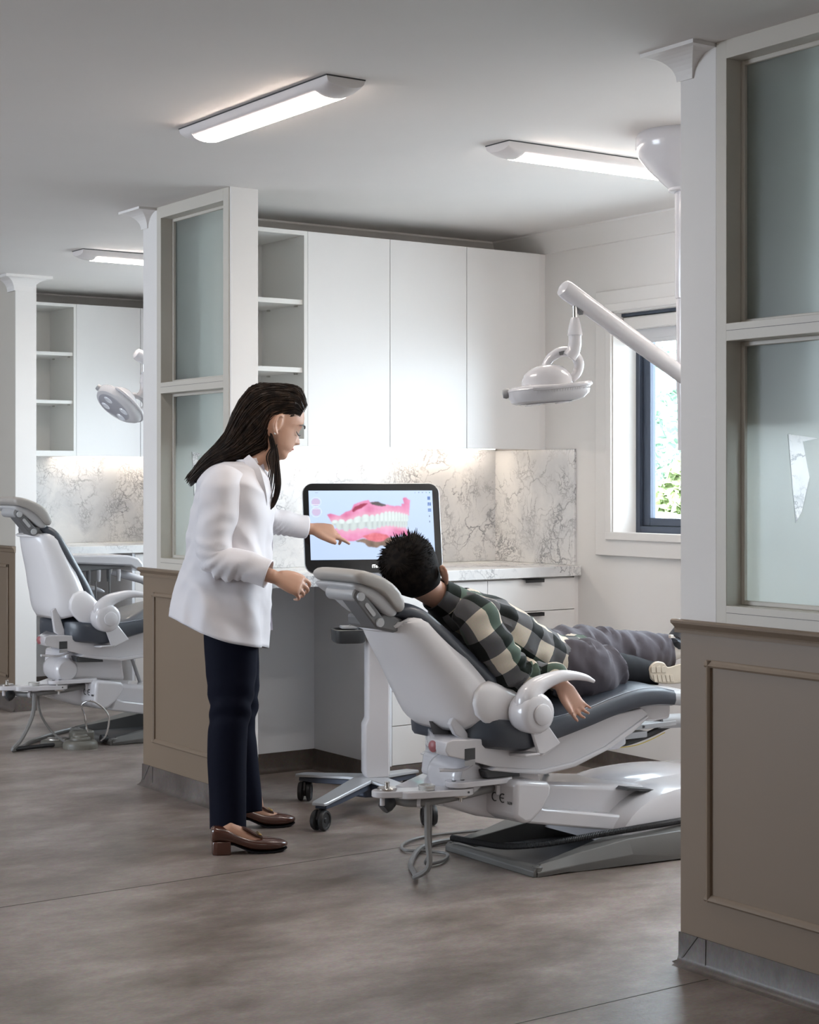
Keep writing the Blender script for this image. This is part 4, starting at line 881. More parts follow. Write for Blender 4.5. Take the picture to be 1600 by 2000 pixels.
obj('column_recess', loft(NB(), [[cc+wd*a+nm*b+Vector((0, 0, z)) for a, b in ((-.050, .050), (.03, .055), (.03, .03), (-.05, .03))] for z in (.80, .875)]), M['dgrey'], t)
obj('screen_mount', loft(NB(), [[cc+wd*a+nm*b+Vector((0, 0, z)) for a, b in ((-.06, -.01), (.06, -.01), (.06, -.05), (-.06, -.05))] for z in (.88, 1.16)]), M['pwhite'], t, bevel=.006)
# basket at the left of the column
bc = cc+wd*-.115+nm*.03
def bring(w, h, z, r=.03): return [bc+wd*p[0]+nm*p[1]+Vector((0, 0, z)) for p in rrect(0, 0, w, h, r, 5)]
bm = NB(); loft(bm, [bring(.105, .12, .655), bring(.118, .13, .663), bring(.122, .135, .705), bring(.110, .123, .707), bring(.104, .117, .668)], caps=False); bm.faces.new([bm.verts.new(p) for p in bring(.105, .118, .668)])
obj('basket', bm, M['dgrey'], t, smooth=True)
obj('tray_lid', loft(NB(), [bring(.06, .06, .71, .01), bring(.06, .06, .718, .01)]), M['pgrey'], t)
obj('tray_cable', tube(NB(), [bc+Vector((0, 0, .71)), bc+wd*.03+Vector((0, 0, .75)), bc+wd*.05+Vector((0, 0, .79))], .003, 6, 4), M['hose'], t)
# wand cradle on the right, with the wand and its cable
wc = cc+wd*.035+nm*.075
obj('cradle', loft(NB(), [[wc+wd*a+nm*b+Vector((0, 0, z)) for a, z in ((-.035, .77), (.0, .765), (.008, .70), (.004, .655), (-.014, .66), (-.012, .72), (-.03, .745))] for b in (-.03, .02)]), M['dgrey'], t, bevel=.003)
wand = obj('wand', tube(NB(), [wc+wd*.022+Vector((0, 0, .79)), wc+wd*.018+Vector((0, 0, .72)), wc+wd*.018+Vector((0, 0, .665))], [.012, .017, .018], 14, 3), M['pwhite'], t, smooth=True)
obj('light_ring', lathe(NB(), [(.0185, .0), (.0195, .001), (.0195, .004), (.0185, .005)], wc+wd*.018+Vector((0, 0, .655))), M['teal'], wand, smooth=True)
P = spline([wc+wd*.018+Vector((0, 0, .655)), wc+wd*.020+Vector((0, 0, .62)), wc+wd*.030+Vector((0, 0, .58)), wc+wd*.034+Vector((0, 0, .545))], 8)
obj('strain_relief', tube(NB(), P, [.016, .015, .014, .013]+[(.0095 if i % 2 else .0065) for i in range(len(P)-4)], 10), M['dgrey'], wand)
obj('wand_cable', tube(NB(), [wc+wd*.034+Vector((0, 0, .548)), wc+wd*.040+Vector((0, 0, .525)), wc+wd*.060+Vector((0, 0, .508)), wc+wd*.085+Vector((0, 0, .505)), wc+wd*.11+nm*-.02+Vector((0, 0, .52)), wc+wd*.10+nm*-.06+Vector((0, 0, .62))], .0035, 8, 5), M['hose'], wand, smooth=True)
# touch screen
sc_ = at(728.5, 1031, 6.42); tl = math.radians(11)
upv = Vector((0, 0, math.cos(tl)))-nm*math.sin(tl); nn = wd.cross(upv)*-1 if wd.cross(upv).dot(nm) < 0 else wd.cross(upv); nn.normalize()
SP = lambda a, b, c=0: sc_+wd*a+upv*b+nn*c
SW, SH = .533, .345
s = thing('touch_screen', sc_, 'black framed touch screen showing a pink and white scan of teeth', 'screen')
def sring(w, h, r, c): return [SP(p[0], p[1], c) for p in rrect(0, 0, w, h, r, 7)]
obj('housing', loft(NB(), [sring(SW-.05, SH-.05, .02, -.045), sring(SW-.01, SH-.01, .04, -.022), sring(SW, SH, .040, -.008), sring(SW, SH, .040, -.001), sring(SW-.004, SH-.004, .038, 0)]), M['silver'], s, smooth=True)
obj('bezel', loft(NB(), [sring(SW-.003, SH-.003, .039, -.001), sring(SW-.004, SH-.004, .038, .0012), sring(SW-.007, SH-.007, .037, .0016)]), M['bezel'], s)
text('iTero', s, mat('white_print', (.9, .9, .9), .5, emis=(1, 1, 1), es=.8), SP(.008, -.147, .0018), .016, basis(wd, upv), bold=.0006)  # printed logo given a glow of its own to stay bright
# the picture on the screen: one coloured grid
nx, ny = 300, 164; x0, x1, y1_, y0_ = -.2435, .2385, .1435, -.121
gx, gy = np.meshgrid(np.linspace(0, 1, nx), np.linspace(0, 1, ny))
X = 133+gx*1190+gy*20; Y = 195+(1-gy)*665; X = 130+gx*(1320-130)+(1-gy)*25           # picture units of the scan
col = np.empty((ny, nx, 3)); col[:] = (.76, .84, .97)
col *= (1+.05*(gy[..., None]-.5))
def poly(P, XX=None, YY=None):
    XX = X if XX is None else XX; YY = Y if YY is None else YY
    m = np.zeros(X.shape, bool); j = len(P)-1
    for i in range(len(P)):
        (xi, yi), (xj, yj) = P[i], P[j]
        if yi != yj: m ^= ((yi > YY) != (yj > YY)) & (XX < (xj-xi)*(YY-yi)/(yj-yi)+xi)
        j = i
    return m
rng = np.random.RandomState(3)
def nz(sc, seed):
    o = np.zeros(X.shape)
    for k in range(5):
        a, b, c = np.random.RandomState(seed+k).uniform(-1, 1, 3); f = sc*(1.6**k)
        o += np.sin((a*X+b*Y)*f+c*9)*np.cos((b*X-a*Y)*f*.7+c*5)/1.5**k
    return o*.35
wX, wY = X+10*nz(.03, 1), Y+8*nz(.035, 8)
up_edge = np.interp(X, [340, 420, 500, 580, 660, 740, 800, 860, 930, 1000, 1085], [485, 470, 478, 450, 425, 430, 420, 398, 395, 405, 428])
lo_edge = np.interp(X, [340, 420, 500, 580, 660, 740, 800, 860, 930, 1000, 1085], [520, 575, 590, 575, 562, 578, 560, 545, 545, 558, 560])
brown = poly([(580, 680), (640, 665), (700, 670), (780, 680), (850, 665), (900, 650), (942, 655), (930, 720), (880, 735), (820, 725), (780, 747), (700, 737), (670, 702), (600, 692)], wX, wY)
col[brown] = np.array((.50, .42, .37))*(1+.25*nz(.05, 4)[brown][:, None])
g1 = poly([(308, 425), (345, 418), (430, 440), (480, 405), (540, 378), (560, 330), (620, 308), (700, 285), (720, 308), (800, 305), (860, 330), (920, 340), (1020, 348), (1020, 325), (1048, 322), (1038, 272), (1068, 262), (1108, 292), (1100, 360), (1090, 440), (1030, 430), (950, 420), (860, 420), (760, 450), (640, 460), (560, 480), (480, 500), (350, 500)], wX, wY)
g2 = poly([(318, 602), (345, 585), (400, 560), (480, 575), (560, 565), (640, 550), (740, 570), (860, 530), (960, 530), (1050, 550), (1080, 590), (1125, 640), (1060, 650), (1020, 620), (980, 650), (940, 640), (880, 660), (850, 680), (780, 695), (720, 680), (640, 655), (560, 685), (470, 685), (380, 662), (330, 630)], wX, wY)
for g_, a in ((g1, 11), (g2, 31)):
    n = nz(.022, a)[g_][:, None]; col[g_] = np.clip(np.array((.84, .50, .66))+n*np.array((.10, .20, .18))+.04, 0, 1)
red = poly([(640, 640), (740, 600), (870, 620), (900, 650), (850, 678), (780, 692), (700, 672)], wX, wY); col[red] = np.array((.86, .45, .50))+.12*nz(.05, 6)[red][:, None]
near = np.exp(-(np.minimum(np.abs(Y-up_edge), np.abs(Y-lo_edge))/28.0)**2)[..., None]; gm = (g1 | g2); col[gm] = (col*(1-.55*near)+np.array((.93, .76, .82))*.55*near)[gm]
r2 = poly([(545, 385), (570, 350), (640, 325), (700, 320), (640, 360), (560, 400)], wX, wY); col[r2] = (.62, .22, .33)
gp = poly([(715, 312), (800, 305), (865, 332), (870, 345), (800, 342), (740, 330)], wX, wY); col[gp] = (.36, .33, .34)
mid = np.interp(X, [340, 480, 640, 760, 1085], [505, 515, 498, 490, 492])
tw = np.interp(X, [340, 700, 1085], [64, 74, 46]); ph = (X-345)/tw
up = np.abs(((ph) % 1)-.5)*2; lo = np.abs(((ph+.45) % 1)-.5)*2
tu = (X > 342) & (X < 1088) & (Y > up_edge+22*up**3) & (Y <= mid-4+8*(1-up))
tl_ = (X > 350) & (X < 1080) & (Y < lo_edge-24*lo**3) & (Y > mid+2-10*(1-lo))
for m_, q, s_ in ((tl_, lo, .90), (tu, up, .97)):
    v = s_*(1-.13*q**3)[m_][:, None]; col[m_] = np.array((.90, .95, .95))*v*(1+.04*nz(.04, 50)[m_][:, None])
for ex, ey, ea, eb in ((200, 305, 40, 36), (205, 400, 40, 38)):
    e = ((X-ex)/ea)**2+((Y-ey)/eb)**2; col[e < 1] = (.80, .74, .86); col[(e > 1.45) & (e < 1.75)] = (.88, .92, .98)
col[(np.abs(Y-330) < 2) & (np.abs(X-200) < 36)] = (.95, .96, 1); col[(np.abs(Y-372) < 2) & (np.abs(X-205) < 32)] = (.95, .96, 1)
for ex, ey in ((1287, 270), (1282, 328), (1300, 328), (1285, 378), (1301, 378), (1285, 394), (1301, 394)):
    w_ = 15 if ey == 270 else 8; col[(np.abs(X-ex) < w_-1) & (np.abs(Y-ey) < (15 if ey < 340 else 7))] = (.38, .50, .72)
for ex in (1155, 1190, 1225, 1260, 1295):
    col[((X-ex)**2+(Y-214)**2 < 36) & ((X-ex)**2+(Y-214)**2 > (12 if ex < 1290 else 0))] = (.45, .50, .55) if ex < 1290 else (.30, .62, .50)
for ey in (445, 500): col[(np.abs(X-1293) < 4) & (np.abs(Y-ey) < 9)] = (.4, .44, .5)
col[(np.abs(X-208) < 14) & (np.abs(Y-217) < 2)] = (.6, .65, .7)
soft = col.copy()
for k in range(3):
    soft[1:-1, 1:-1] = (soft[1:-1, 1:-1]*2+soft[:-2, 1:-1]+soft[2:, 1:-1]+soft[1:-1, :-2]+soft[1:-1, 2:])/6
mk = (X > 290) & (X < 1150); col[mk] = soft[mk]
V = [SP(x0+(x1-x0)*gx[j, i], y0_+(y1_-y0_)*gy[j, i], .0019)-sc_ for j in range(ny) for i in range(nx)]
F = [(j*nx+i, j*nx+i+1, (j+1)*nx+i+1, (j+1)*nx+i) for j in range(ny-1) for i in range(nx-1)]
me = bpy.data.meshes.new('picture'); me.from_pydata([tuple(v) for v in V], [], F)
ca = me.color_attributes.new('pic', 'FLOAT_COLOR', 'POINT'); a = np.ones((ny*nx, 4)); a[:, :3] = np.clip(col, 0, 1).reshape(-1, 3)**2.2
ca.data.foreach_set('color', a.ravel().astype(np.float32))
m = bpy.data.materials.new('screen_picture'); m.use_nodes = True; nt = m.node_tree; b = nt.nodes['Principled BSDF']
at_ = nt.nodes.new('ShaderNodeAttribute'); at_.attribute_name = 'pic'; tcn = nt.nodes.new('ShaderNodeTexCoord')
b.inputs['Base Color'].default_value = (.02, .02, .02, 1); b.inputs['Roughness'].default_value = .25; nt.links.new(at_.outputs['Color'], b.inputs['Emission Color']); b.inputs['Emission Strength'].default_value = .50
me.materials.append(m); o = bpy.data.objects.new('picture', me); C.objects.link(o); o.parent = s; WLOC[o.name] = sc_.copy()
# ---------------------------------------------------------------- people
M['skin'] = mat('skin', (.47, .265, .18), .48, sub=.12, vary=.06, vscale=12)
M['skin2'] = mat('child_skin', (.50, .29, .21), .48, sub=.12, vary=.06, vscale=12)
M['lip'] = mat('lip', (.38, .13, .11), .4); M['lash'] = mat('lashes_and_brow', (.015, .01, .008), .5)
M['coat'] = mat('white_coat_cotton', (.70, .68, .71), .75, bump=.12, bscale=500, sheen=.2)
M['lining'] = mat('lilac_grey_shirt', (.36, .34, .40), .75)  # blouse colour; also the shade on the far coat front
M['navy'] = mat('navy_trouser_cloth', (.0035, .0045, .013), .75, bump=.1, bscale=500, spec=.12)
M['loafer'] = mat('brown_leather', (.070, .022, .012), .22, coat=.7)
M['gold'] = mat('gold_buckle', (.75, .55, .22), .25, 1)
M['pearl'] = mat('pearl', (.8, .76, .7), .25, coat=.5)
def hairmat(name, a, b):
    m = mat(name, a, .38, spec=.35); nt = m.node_tree; N = nt.nodes.new
    tc = N('ShaderNodeTexCoord'); n = N('ShaderNodeTexNoise'); n.inputs['Scale'].default_value = 45; n.inputs['Detail'].default_value = 3
    cr = N('ShaderNodeValToRGB'); cr.color_ramp.elements[0].position = .4; cr.color_ramp.elements[0].color = (*a, 1); cr.color_ramp.elements[1].position = .75; cr.color_ramp.elements[1].color = (*b, 1)
    nt.links.new(tc.outputs['Object'], n.inputs['Vector']); nt.links.new(n.outputs['Fac'], cr.inputs[0]); nt.links.new(cr.outputs[0], nt.nodes['Principled BSDF'].inputs['Base Color'])
    return m
M['hair'] = hairmat('long_dark_brown_hair', (.010, .0065, .005), (.040, .024, .016))
M['hair2'] = hairmat('short_black_hair', (.006, .005, .005), (.020, .015, .012)); M['hair2'].node_tree.nodes['Principled BSDF'].inputs['Roughness'].default_value = .8; M['hair2'].node_tree.nodes['Principled BSDF'].inputs['Specular IOR Level'].default_value = .08
def flannel():
    m = bpy.data.materials.new('checked_flannel'); m.use_nodes = True; nt = m.node_tree; N = nt.nodes.new; L = nt.links.new; b = nt.nodes['Principled BSDF']
    b.inputs['Roughness'].default_value = .9; b.inputs['Specular IOR Level'].default_value = .15; b.inputs['Sheen Weight'].default_value = .1
    uv = N('ShaderNodeUVMap'); uv.uv_map = 'cloth'
    sp = N('ShaderNodeSeparateXYZ'); L(uv.outputs[0], sp.inputs[0])
    def wave(out, per, duty, off):
        a = N('ShaderNodeMath'); a.operation = 'MULTIPLY_ADD'; a.inputs[1].default_value = 1/per; a.inputs[2].default_value = off; L(out, a.inputs[0])
        f = N('ShaderNodeMath'); f.operation = 'FRACT'; L(a.outputs[0], f.inputs[0])
        l = N('ShaderNodeMath'); l.operation = 'LESS_THAN'; l.inputs[1].default_value = duty; L(f.outputs[0], l.inputs[0]); return l
    x, y = wave(sp.outputs[0], .125, .5, .2), wave(sp.outputs[1], .125, .5, .1)
    s = N('ShaderNodeMath'); s.operation = 'ADD'; L(x.outputs[0], s.inputs[0]); L(y.outputs[0], s.inputs[1])
    h = N('ShaderNodeMath'); h.operation = 'MULTIPLY'; h.inputs[1].default_value = .5; L(s.outputs[0], h.inputs[0])
    cr = N('ShaderNodeValToRGB'); cr.color_ramp.interpolation = 'CONSTANT'; e = cr.color_ramp.elements
    e[0].color = (.58, .52, .43, 1); e[1].position = .75; e[1].color = (.010, .012, .012, 1); q = e.new(.25); q.color = (.115, .115, .12, 1)
    L(h.outputs[0], cr.inputs[0])
    # green warp bands over the dark squares
    g = wave(sp.outputs[0], .25, .5, .2); mx = N('ShaderNodeMix'); mx.data_type = 'RGBA'; mx.blend_type = 'MULTIPLY'; mx.inputs[7].default_value = (.62, .88, .66, 1)
    gm = N('ShaderNodeMath'); gm.operation = 'MULTIPLY'; L(g.outputs[0], gm.inputs[0]); L(x.outputs[0], gm.inputs[1]); L(gm.outputs[0], mx.inputs[0]); L(cr.outputs[0], mx.inputs[6])
    n = N('ShaderNodeTexNoise'); n.inputs['Scale'].default_value = 900; tc = N('ShaderNodeTexCoord'); L(tc.outputs['Object'], n.inputs['Vector'])
    m2 = N('ShaderNodeMix'); m2.data_type = 'RGBA'; m2.blend_type = 'OVERLAY'; m2.inputs[0].default_value = .5; L(mx.outputs[2], m2.inputs[6]); L(n.outputs['Color'], m2.inputs[7])
    L(m2.outputs[2], b.inputs['Base Color']); return m
M['flannel'] = flannel()
M['jogger'] = mat('grey_jogger_cloth', (.085, .078, .093), .85, spec=.2, sheen=.1, bump=.1, bscale=600)
M['jogdark'] = mat('black_jogger_panel', (.008, .008, .010), .8, spec=.15)  # black stands for shade inside the trouser leg; also the shoe soles
M['sole'] = mat('beige_rubber_sole', (.52, .45, .36), .6, vary=.12, vscale=20)
M['shoe'] = mat('beige_mesh_upper', (.46, .40, .32), .7, bump=.3, bscale=300)
M['strap'] = mat('dark_sandal_strap', (.02, .024, .035), .5); M['sock'] = mat('pale_sock', (.66, .62, .58), .8)

def pl(c, p, n, a, b, k=24, e=1.0):
    out = []
    for i in range(k):
        q = 2*math.pi*i/k; cq, sq = math.cos(q), math.sin(q)
        out.append(c+p*(math.copysign(abs(cq)**e, cq)*a)+n*(math.copysign(abs(sq)**e, sq)*b))
    return out
def limb(secs, n, sm=4, k=20, e=1.0, caps=True, bm=None, perp=None):
    """secs: (point, half height across the path, half depth along n)"""
    S = spline([tuple(s[0])+(s[1], s[2]) for s in secs], sm); P = [Vector(s[:3]) for s in S]; rings = []
    n = Vector(n).normalized()
    for i, s in enumerate(S):
        t = (P[min(i+1, len(P)-1)]-P[max(i-1, 0)]).normalized(); p = n.cross(t).normalized() if perp is None else perp
        nn = t.cross(p).normalized() if perp is None else n
        rings.append(pl(P[i], p, nn, max(s[3], 1e-3), max(s[4], 1e-3), k, e))
    return loft(bm or NB(), rings, caps=caps), rings
def cloth(name, rings, m, parent, folds=None, thick=.004, caps=False, sub=0, label=None):
    """garment skin from rings, displaced outward by folds(u, v, point), with a metric uv map called cloth"""
    n = len(rings[0]); R = []
    for j, r in enumerate(rings):
        c = sum((Vector(p) for p in r), Vector())/n; row = []
        for i, p in enumerate(r):
            p = Vector(p); d = (p-c); d.normalize()
            row.append(p+d*(folds(i/n, j/(len(rings)-1), p) if folds else 0))
        R.append(row)
    bm = NB(); uvl = bm.loops.layers.uv.new('cloth')
    V = [[bm.verts.new(p) for p in r] for r in R]
    us = [0]; mid = R[len(R)//2]
    for i in range(n): us.append(us[-1]+(mid[(i+1) % n]-mid[i]).length)
    vs = [0]
    for j in range(1, len(R)): vs.append(vs[-1]+(sum((q for q in R[j]), Vector())/n-sum((q for q in R[j-1]), Vector())/n).length)
    for j in range(len(R)-1):
        for i in range(n):
            f = bm.faces.new((V[j][i], V[j][(i+1) % n], V[j+1][(i+1) % n], V[j+1][i]))
            for lp, (a, b_) in zip(f.loops, ((i, j), (i+1, j), (i+1, j+1), (i, j+1))): lp[uvl].uv = (us[a], vs[b_])
    if caps: bm.faces.new(V[0][::-1]); bm.faces.new(V[-1])
    return obj(name, bm, m, parent, smooth=True, solid=0 if caps else thick, sub=sub, label=label)
def fnoise(p, sc, seed=0): return noise.noise(Vector((p[0]*sc[0]+seed, p[1]*sc[1]+seed*.7, p[2]*sc[2]-seed)))
def ridge(p, sc, seed=0): return (1-abs(noise.noise(Vector((p[0]*sc[0]+seed, p[1]*sc[1]+seed*.7, p[2]*sc[2]-seed))))*2.2)
def hand(bm, wr, d, palmn, side, L=.095, curl=(.5, .6, .7, .8), thumb=(.9, .25), spread=.14, w=.040, t=.015, fr=.0082, lens=(.072, .078, .072, .058), index=None):
    """palm and five fingers. wr wrist centre, d towards the fingers, palmn out of the palm, side towards the thumb"""
    d = Vector(d).normalized(); side = Vector(side); side = (side-d*side.dot(d)).normalized(); pn = d.cross(side).normalized()
    if pn.dot(Vector(palmn)) < 0: pn = -pn
    loft(bm, [pl(wr+d*x, side, pn, a, b, 14, .85) for x, a, b in ((-.025, .023, .018), (0, .024, .0175), (.022, .032, .017), (.05, w, t+.001), (.078, w, t-.001), (.088, w*.94, t*.7))])
    for i in range(4):
        o = side*(w*.80-i*w*.535)+d*(.080-.004*abs(i-1))
        a = spread*(1.0-i*.66); base = wr+o; dd = (d*math.cos(a)+side*math.sin(a)).normalized()
        c = curl[i]; P = [base-dd*.02]; ang = 0; cur = base; P.append(cur)
        for s, f in ((.44, .6), (.31, 1.0), (.25, .75)):
            ang += c*f; v = dd*math.cos(ang)+pn*math.sin(ang); cur = cur+v*lens[i]*s; P.append(cur)
        r = fr*(1 if i < 3 else .88); tube(bm, P, [r*1.08, r*1.1, r*1.02, r*.92, r*.72], 10, 3)
    tb = wr+side*w*.62+d*.022; td = (d*math.cos(thumb[0])+side*math.sin(thumb[0])+pn*thumb[1]).normalized(); t2 = (td*.75+d*.55+pn*thumb[1]).normalized()
    tube(bm, [tb-td*.02, tb+td*.012, tb+td*.036, tb+td*.036+t2*.024, tb+td*.036+t2*.044], [.013, .0145, .0115, .0105, .008], 10, 3)
def head_slices(sc=1.0):
    return [(-.116, .060, .022, .018), (-.108, .078, .000, .034), (-.096, .083, -.020, .044), (-.082, .080, -.034, .052), (-.070, .086, -.046, .057), (-.058, .088, -.060, .061), (-.042, .087, -.078, .066), (-.022, .086, -.090, .070), (-.004, .083, -.097, .073), (.014, .088, -.101, .075), (.034, .089, -.101, .0755), (.056, .083, -.098, .074), (.078, .070, -.088, .066), (.096, .050, -.070, .052), (.108, .026, -.044, .034), (.114, .0, -.018, .012)]
def head(bm, c, f, u, s, k=1.0):
    rings = []
    for z, xf, xb, w in head_slices():
        cx, a = (xf+xb)/2, (xf-xb)/2; r = []
        for i in range(32):
            q = 2*math.pi*i/32; cq, sq = math.cos(q), math.sin(q)
            e = .82 if cq < 0 else .92
            r.append(c+(f*(cx+a*math.copysign(abs(cq)**e, cq))+s*(w*sq*(1-.10*max(0, cq)))+u*z)*k)
        rings.append(r)
    loft(bm, rings)
    # nose, lips, brow
    loft(bm, [[c+(f*(x)+s*y+u*z)*k for x, y, z in ((xf, 0, z0), (xf-.02, w, z0-.002), (xf-.045, w*1.3, z0-.002), (xf-.05, 0, z0), (xf-.045, -w*1.3, z0-.002), (xf-.02, -w, z0-.002))] for z0, xf, w in ((.012, .088, .006), (-.008, .093, .008), (-.024, .103, .011), (-.034, .109, .014), (-.041, .105, .014), (-.046, .092, .010))])
    for z, xo, w in ((-.060, .087, .022), (-.070, .085, .020)):
        tube(bm, [c+(f*(xo-.014)+s*-w+u*z)*k, c+(f*xo+u*(z+.001))*k, c+(f*(xo-.014)+s*w+u*z)*k], .0055*k, 8, 4)
def ear(bm, c, f, u, s, k=1.0):
    """s points out of the head on this side"""
    P = [(-.004, .030, 0), (-.016, .030, .006), (-.024, .016, .010), (-.022, -.004, .010), (-.013, -.020, .007), (-.004, -.028, .003), (.002, -.024, 0)]
    tube(bm, [c+(f*a+u*b+s*w)*k for a, b, w in P], [.004*k, .0048*k, .005*k, .0048*k, .005*k, .006*k, .004*k], 8, 4)
    loft(bm, [pl(c+(f*-.010+u*.002+s*w)*k, f, u, a*k, b*k, 14) for w, a, b in ((-.006, .013, .024), (.001, .013, .025), (.003, .009, .02))])

# ================= the dentist
D0 = 5.97
WF = at(470, 1640, D0); WF.z = 0
wo = thing('person', WF, 'woman in a white coat and navy trousers pointing at the screen', 'person')
fh = (_R*math.cos(.32)+_F*math.sin(.32)); pit = .42
hf = fh*math.cos(pit)-Vector((0, 0, 1))*math.sin(pit); hu = Vector((0, 0, 1))*math.cos(pit)+fh*math.sin(pit); hs = hf.cross(hu)      # hs towards the viewer
if hs.dot(_F) > 0: hs = -hs
HC = at(541, 826, D0)
bm = NB(); head(bm, HC, hf, hu, hs, 1.0); ear(bm, HC+hs*.079+hf*-.000+hu*-.014, hf, hu, hs, 1.12)
ear(bm, HC-hs*.073+hf*-.002+hu*-.014, hf, hu, -hs, 1.0)
limb([(at(545, 862, D0), .050, .050), (at(520, 888, D0), .048, .052), (at(485, 915, D0), .058, .065), (at(465, 935, D0), .07, .09)], _F, bm=bm)
# trunk under the clothes
limb([(at(455, 915, D0), .05, .08), (at(455, 945, D0), .09, .15), (at(450, 1010, D0), .105, .14), (at(447, 1090, D0), .10, .13), (at(447, 1170, D0), .10, .13), (at(450, 1240, D0), .075, .12)], _F, bm=bm)
DN, DFR = D0-.175, D0+.17
near = [(at(438, 930, DN+.02), .05, .05), (at(424, 1010, DN), .040, .04), (at(415, 1078, DN-.02), .036, .036), (at(430, 1104, DN-.03), .035, .035), (at(480, 1109, DN-.04), .030, .03), (at(536, 1127, DN-.05), .024, .021)]
limb(near, _F, bm=bm)
far = [(at(470, 935, DFR-.02), .05, .05), (at(500, 985, DFR+.03), .04, .04), (at(530, 1018, DFR+.07), .034, .034), (at(570, 1024, DFR+.11), .030, .028), (at(606, 1034, DFR+.145), .023, .019)]
limb(far, _F, bm=bm)
V = lambda a, b, c=0: _R*a+Vector((0, 0, b))+_F*c
hand(bm, at(541, 1129, DN-.05), V(1, -.36, .05), V(-.25, -1, .3), V(.25, .75, .55), curl=(.75, .95, 1.05, 1.1), thumb=(.55, .35), w=.040, spread=.10)
hand(bm, at(608, 1033, DFR+.145), V(1, -.12, .30), V(.05, -.65, .75), V(.1, -.62, -.75), curl=(.22, .70, .95, 1.05), thumb=(.55, .10), w=.037, spread=.10, lens=(.080, .074, .066, .054))
# legs and feet inside trousers and shoes
for xs, D in ((((452, 1240), (452, 1330), (450, 1420), (446, 1520), (446, 1622)), D0-.12), (((462, 1240), (462, 1330), (460, 1420), (478, 1500), (498, 1580)), D0+.14)):
    limb([(at(x, y, D), a, a) for (x, y), a in zip(xs, (.075, .07, .05, .045, .033))], _F, bm=bm)
fn = (Vector((2.738, 5.136, 0)), Vector((2.985, 5.045, 0))); ff = (Vector((2.995, 5.480, 0)), Vector((3.225, 5.395, 0)))
for a, b in (fn, ff):
    d = (b-a).normalized(); s = Vector((-d.y, d.x, 0))
    loft(bm, [pl(a+d*x+Vector((0, 0, z)), s, (Vector((0, 0, 1))*.9+d*.3).normalized(), w, h, 14) for x, z, w, h in ((.022, .065, .020, .024), (.055, .078, .025, .036), (.10, .060, .028, .030), (.15, .038, .030, .020), (.20, .030, .028, .010))])
body = obj('body', bm, M['skin'], wo, remesh=.0042, smooth=True)
# face details on the visible side
ev = lambda x, y, z: HC+hf*x+hs*y+hu*z
fc = obj('eyelashes', tube(NB(), [ev(.066, .046, -.004), ev(.076, .040, -.010), ev(.085, .030, -.012), ev(.091, .020, -.008)], [.001, .0022, .0026, .0014], 6, 3), M['lash'], wo)
obj('eyebrow', tube(NB(), [ev(.066, .056, .018), ev(.080, .044, .026), ev(.092, .026, .026), ev(.097, .014, .021)], [.001, .0024, .003, .002], 6, 3), M['lash'], wo)
obj('lips', tube(NB(), [ev(.071, .022, -.066), ev(.0845, .012, -.063), ev(.0905, 0, -.061)], [.001, .0038, .0045], 8, 3), M['lip'], wo, smooth=True)
obj('earring', lathe(NB(), [(0, -.005), (.0036, -.0035), (.005, 0), (.0036, .0035), (0, .005)], HC+hs*.083+hf*-.008+hu*-.046, n=12), M['pearl'], wo, smooth=True)
# hair: solid mass with combed strands over it
hsec = [(592, 806, 14, .030, (.5, -.87)), (578, 793, 33, .064, (.30, -.95)), (556, 793, 40, .074, (.16, -.99)), (532, 797, 45, .080, (.0, -1)), (511, 820, 67, .083, (-.25, -.97)), (488, 845, 52, .082, (-.55, -.84)), (463, 871, 34, .078, (-.62, -.78)), (432, 890, 21, .062, (-.62, -.78)), (403, 909, 14, .045, (-.60, -.80)), (374, 936, 8, .022, (-.64, -.77))]
HS = []
for x, y, a, b, p in hsec:
    pp = (_R*p[0]+Vector((0, 0, -p[1]))).normalized(); HS.append((tuple(at(x, y, D0+(.0 if x > 480 else -.01))), a/FPX*D0, b, tuple(pp)))
SS = spline([h[0]+(h[1], h[2])+h[3] for h in HS], 6)
def hp(i, q, off=0):
    s = SS[i]; c = Vector(s[:3]); p = Vector(s[5:8]).normalized()
    return c+p*(s[3]+off)*math.cos(q)+_F*(s[4]+off)*math.sin(q)
hairm = obj('hair', loft(NB(), [[hp(i, 2*math.pi*k/36, .004*math.sin(k*2.5+i*.3)) for k in range(36)] for i in range(len(SS))]), M['hair'], wo, smooth=True)
bm = NB(); rs = random.Random(5)
for k in range(420):
    q = rs.uniform(0, 2*math.pi); i0 = rs.choice((0, 0, 2, 4, 6, 10, 16)); i1 = len(SS)-1-rs.choice((0, 0, 0, 1, 2, 5)); dq = rs.uniform(-.25, .25); off = rs.uniform(-.001, .005)
    pts = [hp(i, q+dq*(i-i0)/40, off+.002*math.sin(i*.4+k)) for i in range(i0, i1+1, 3)]
    if i1 >= len(SS)-2: pts.append(pts[-1]+(pts[-1]-pts[-2])*rs.uniform(.1, .55)+Vector((0, 0, -.004)))
    r = rs.uniform(.0012, .0026); tube(bm, pts, [r*.6]+[r]*(len(pts)-2)+[r*.2], 4)
obj('hair_strands', bm, M['hair'], wo, smooth=True, kind='stuff')
bm = NB()
for k in range(46):
    a, b = rs.gauss(0, 1), rs.gauss(0, 1)
    P = [(528, 846, 3), (534, 866, 4), (538, 885, 4.5), (541, 915, 4.5), (544, 945, 4), (540, 970, 3.5), (531, 990, 3), (521+rs.uniform(-1, 6), 1004-rs.uniform(0, 9), 1)]
    pts = [at(x+a*w*.75, y, D0-.055+b*.008) for x, y, w in P]; tube(bm, pts, [.0018]*7+[.0004], 5, 3)
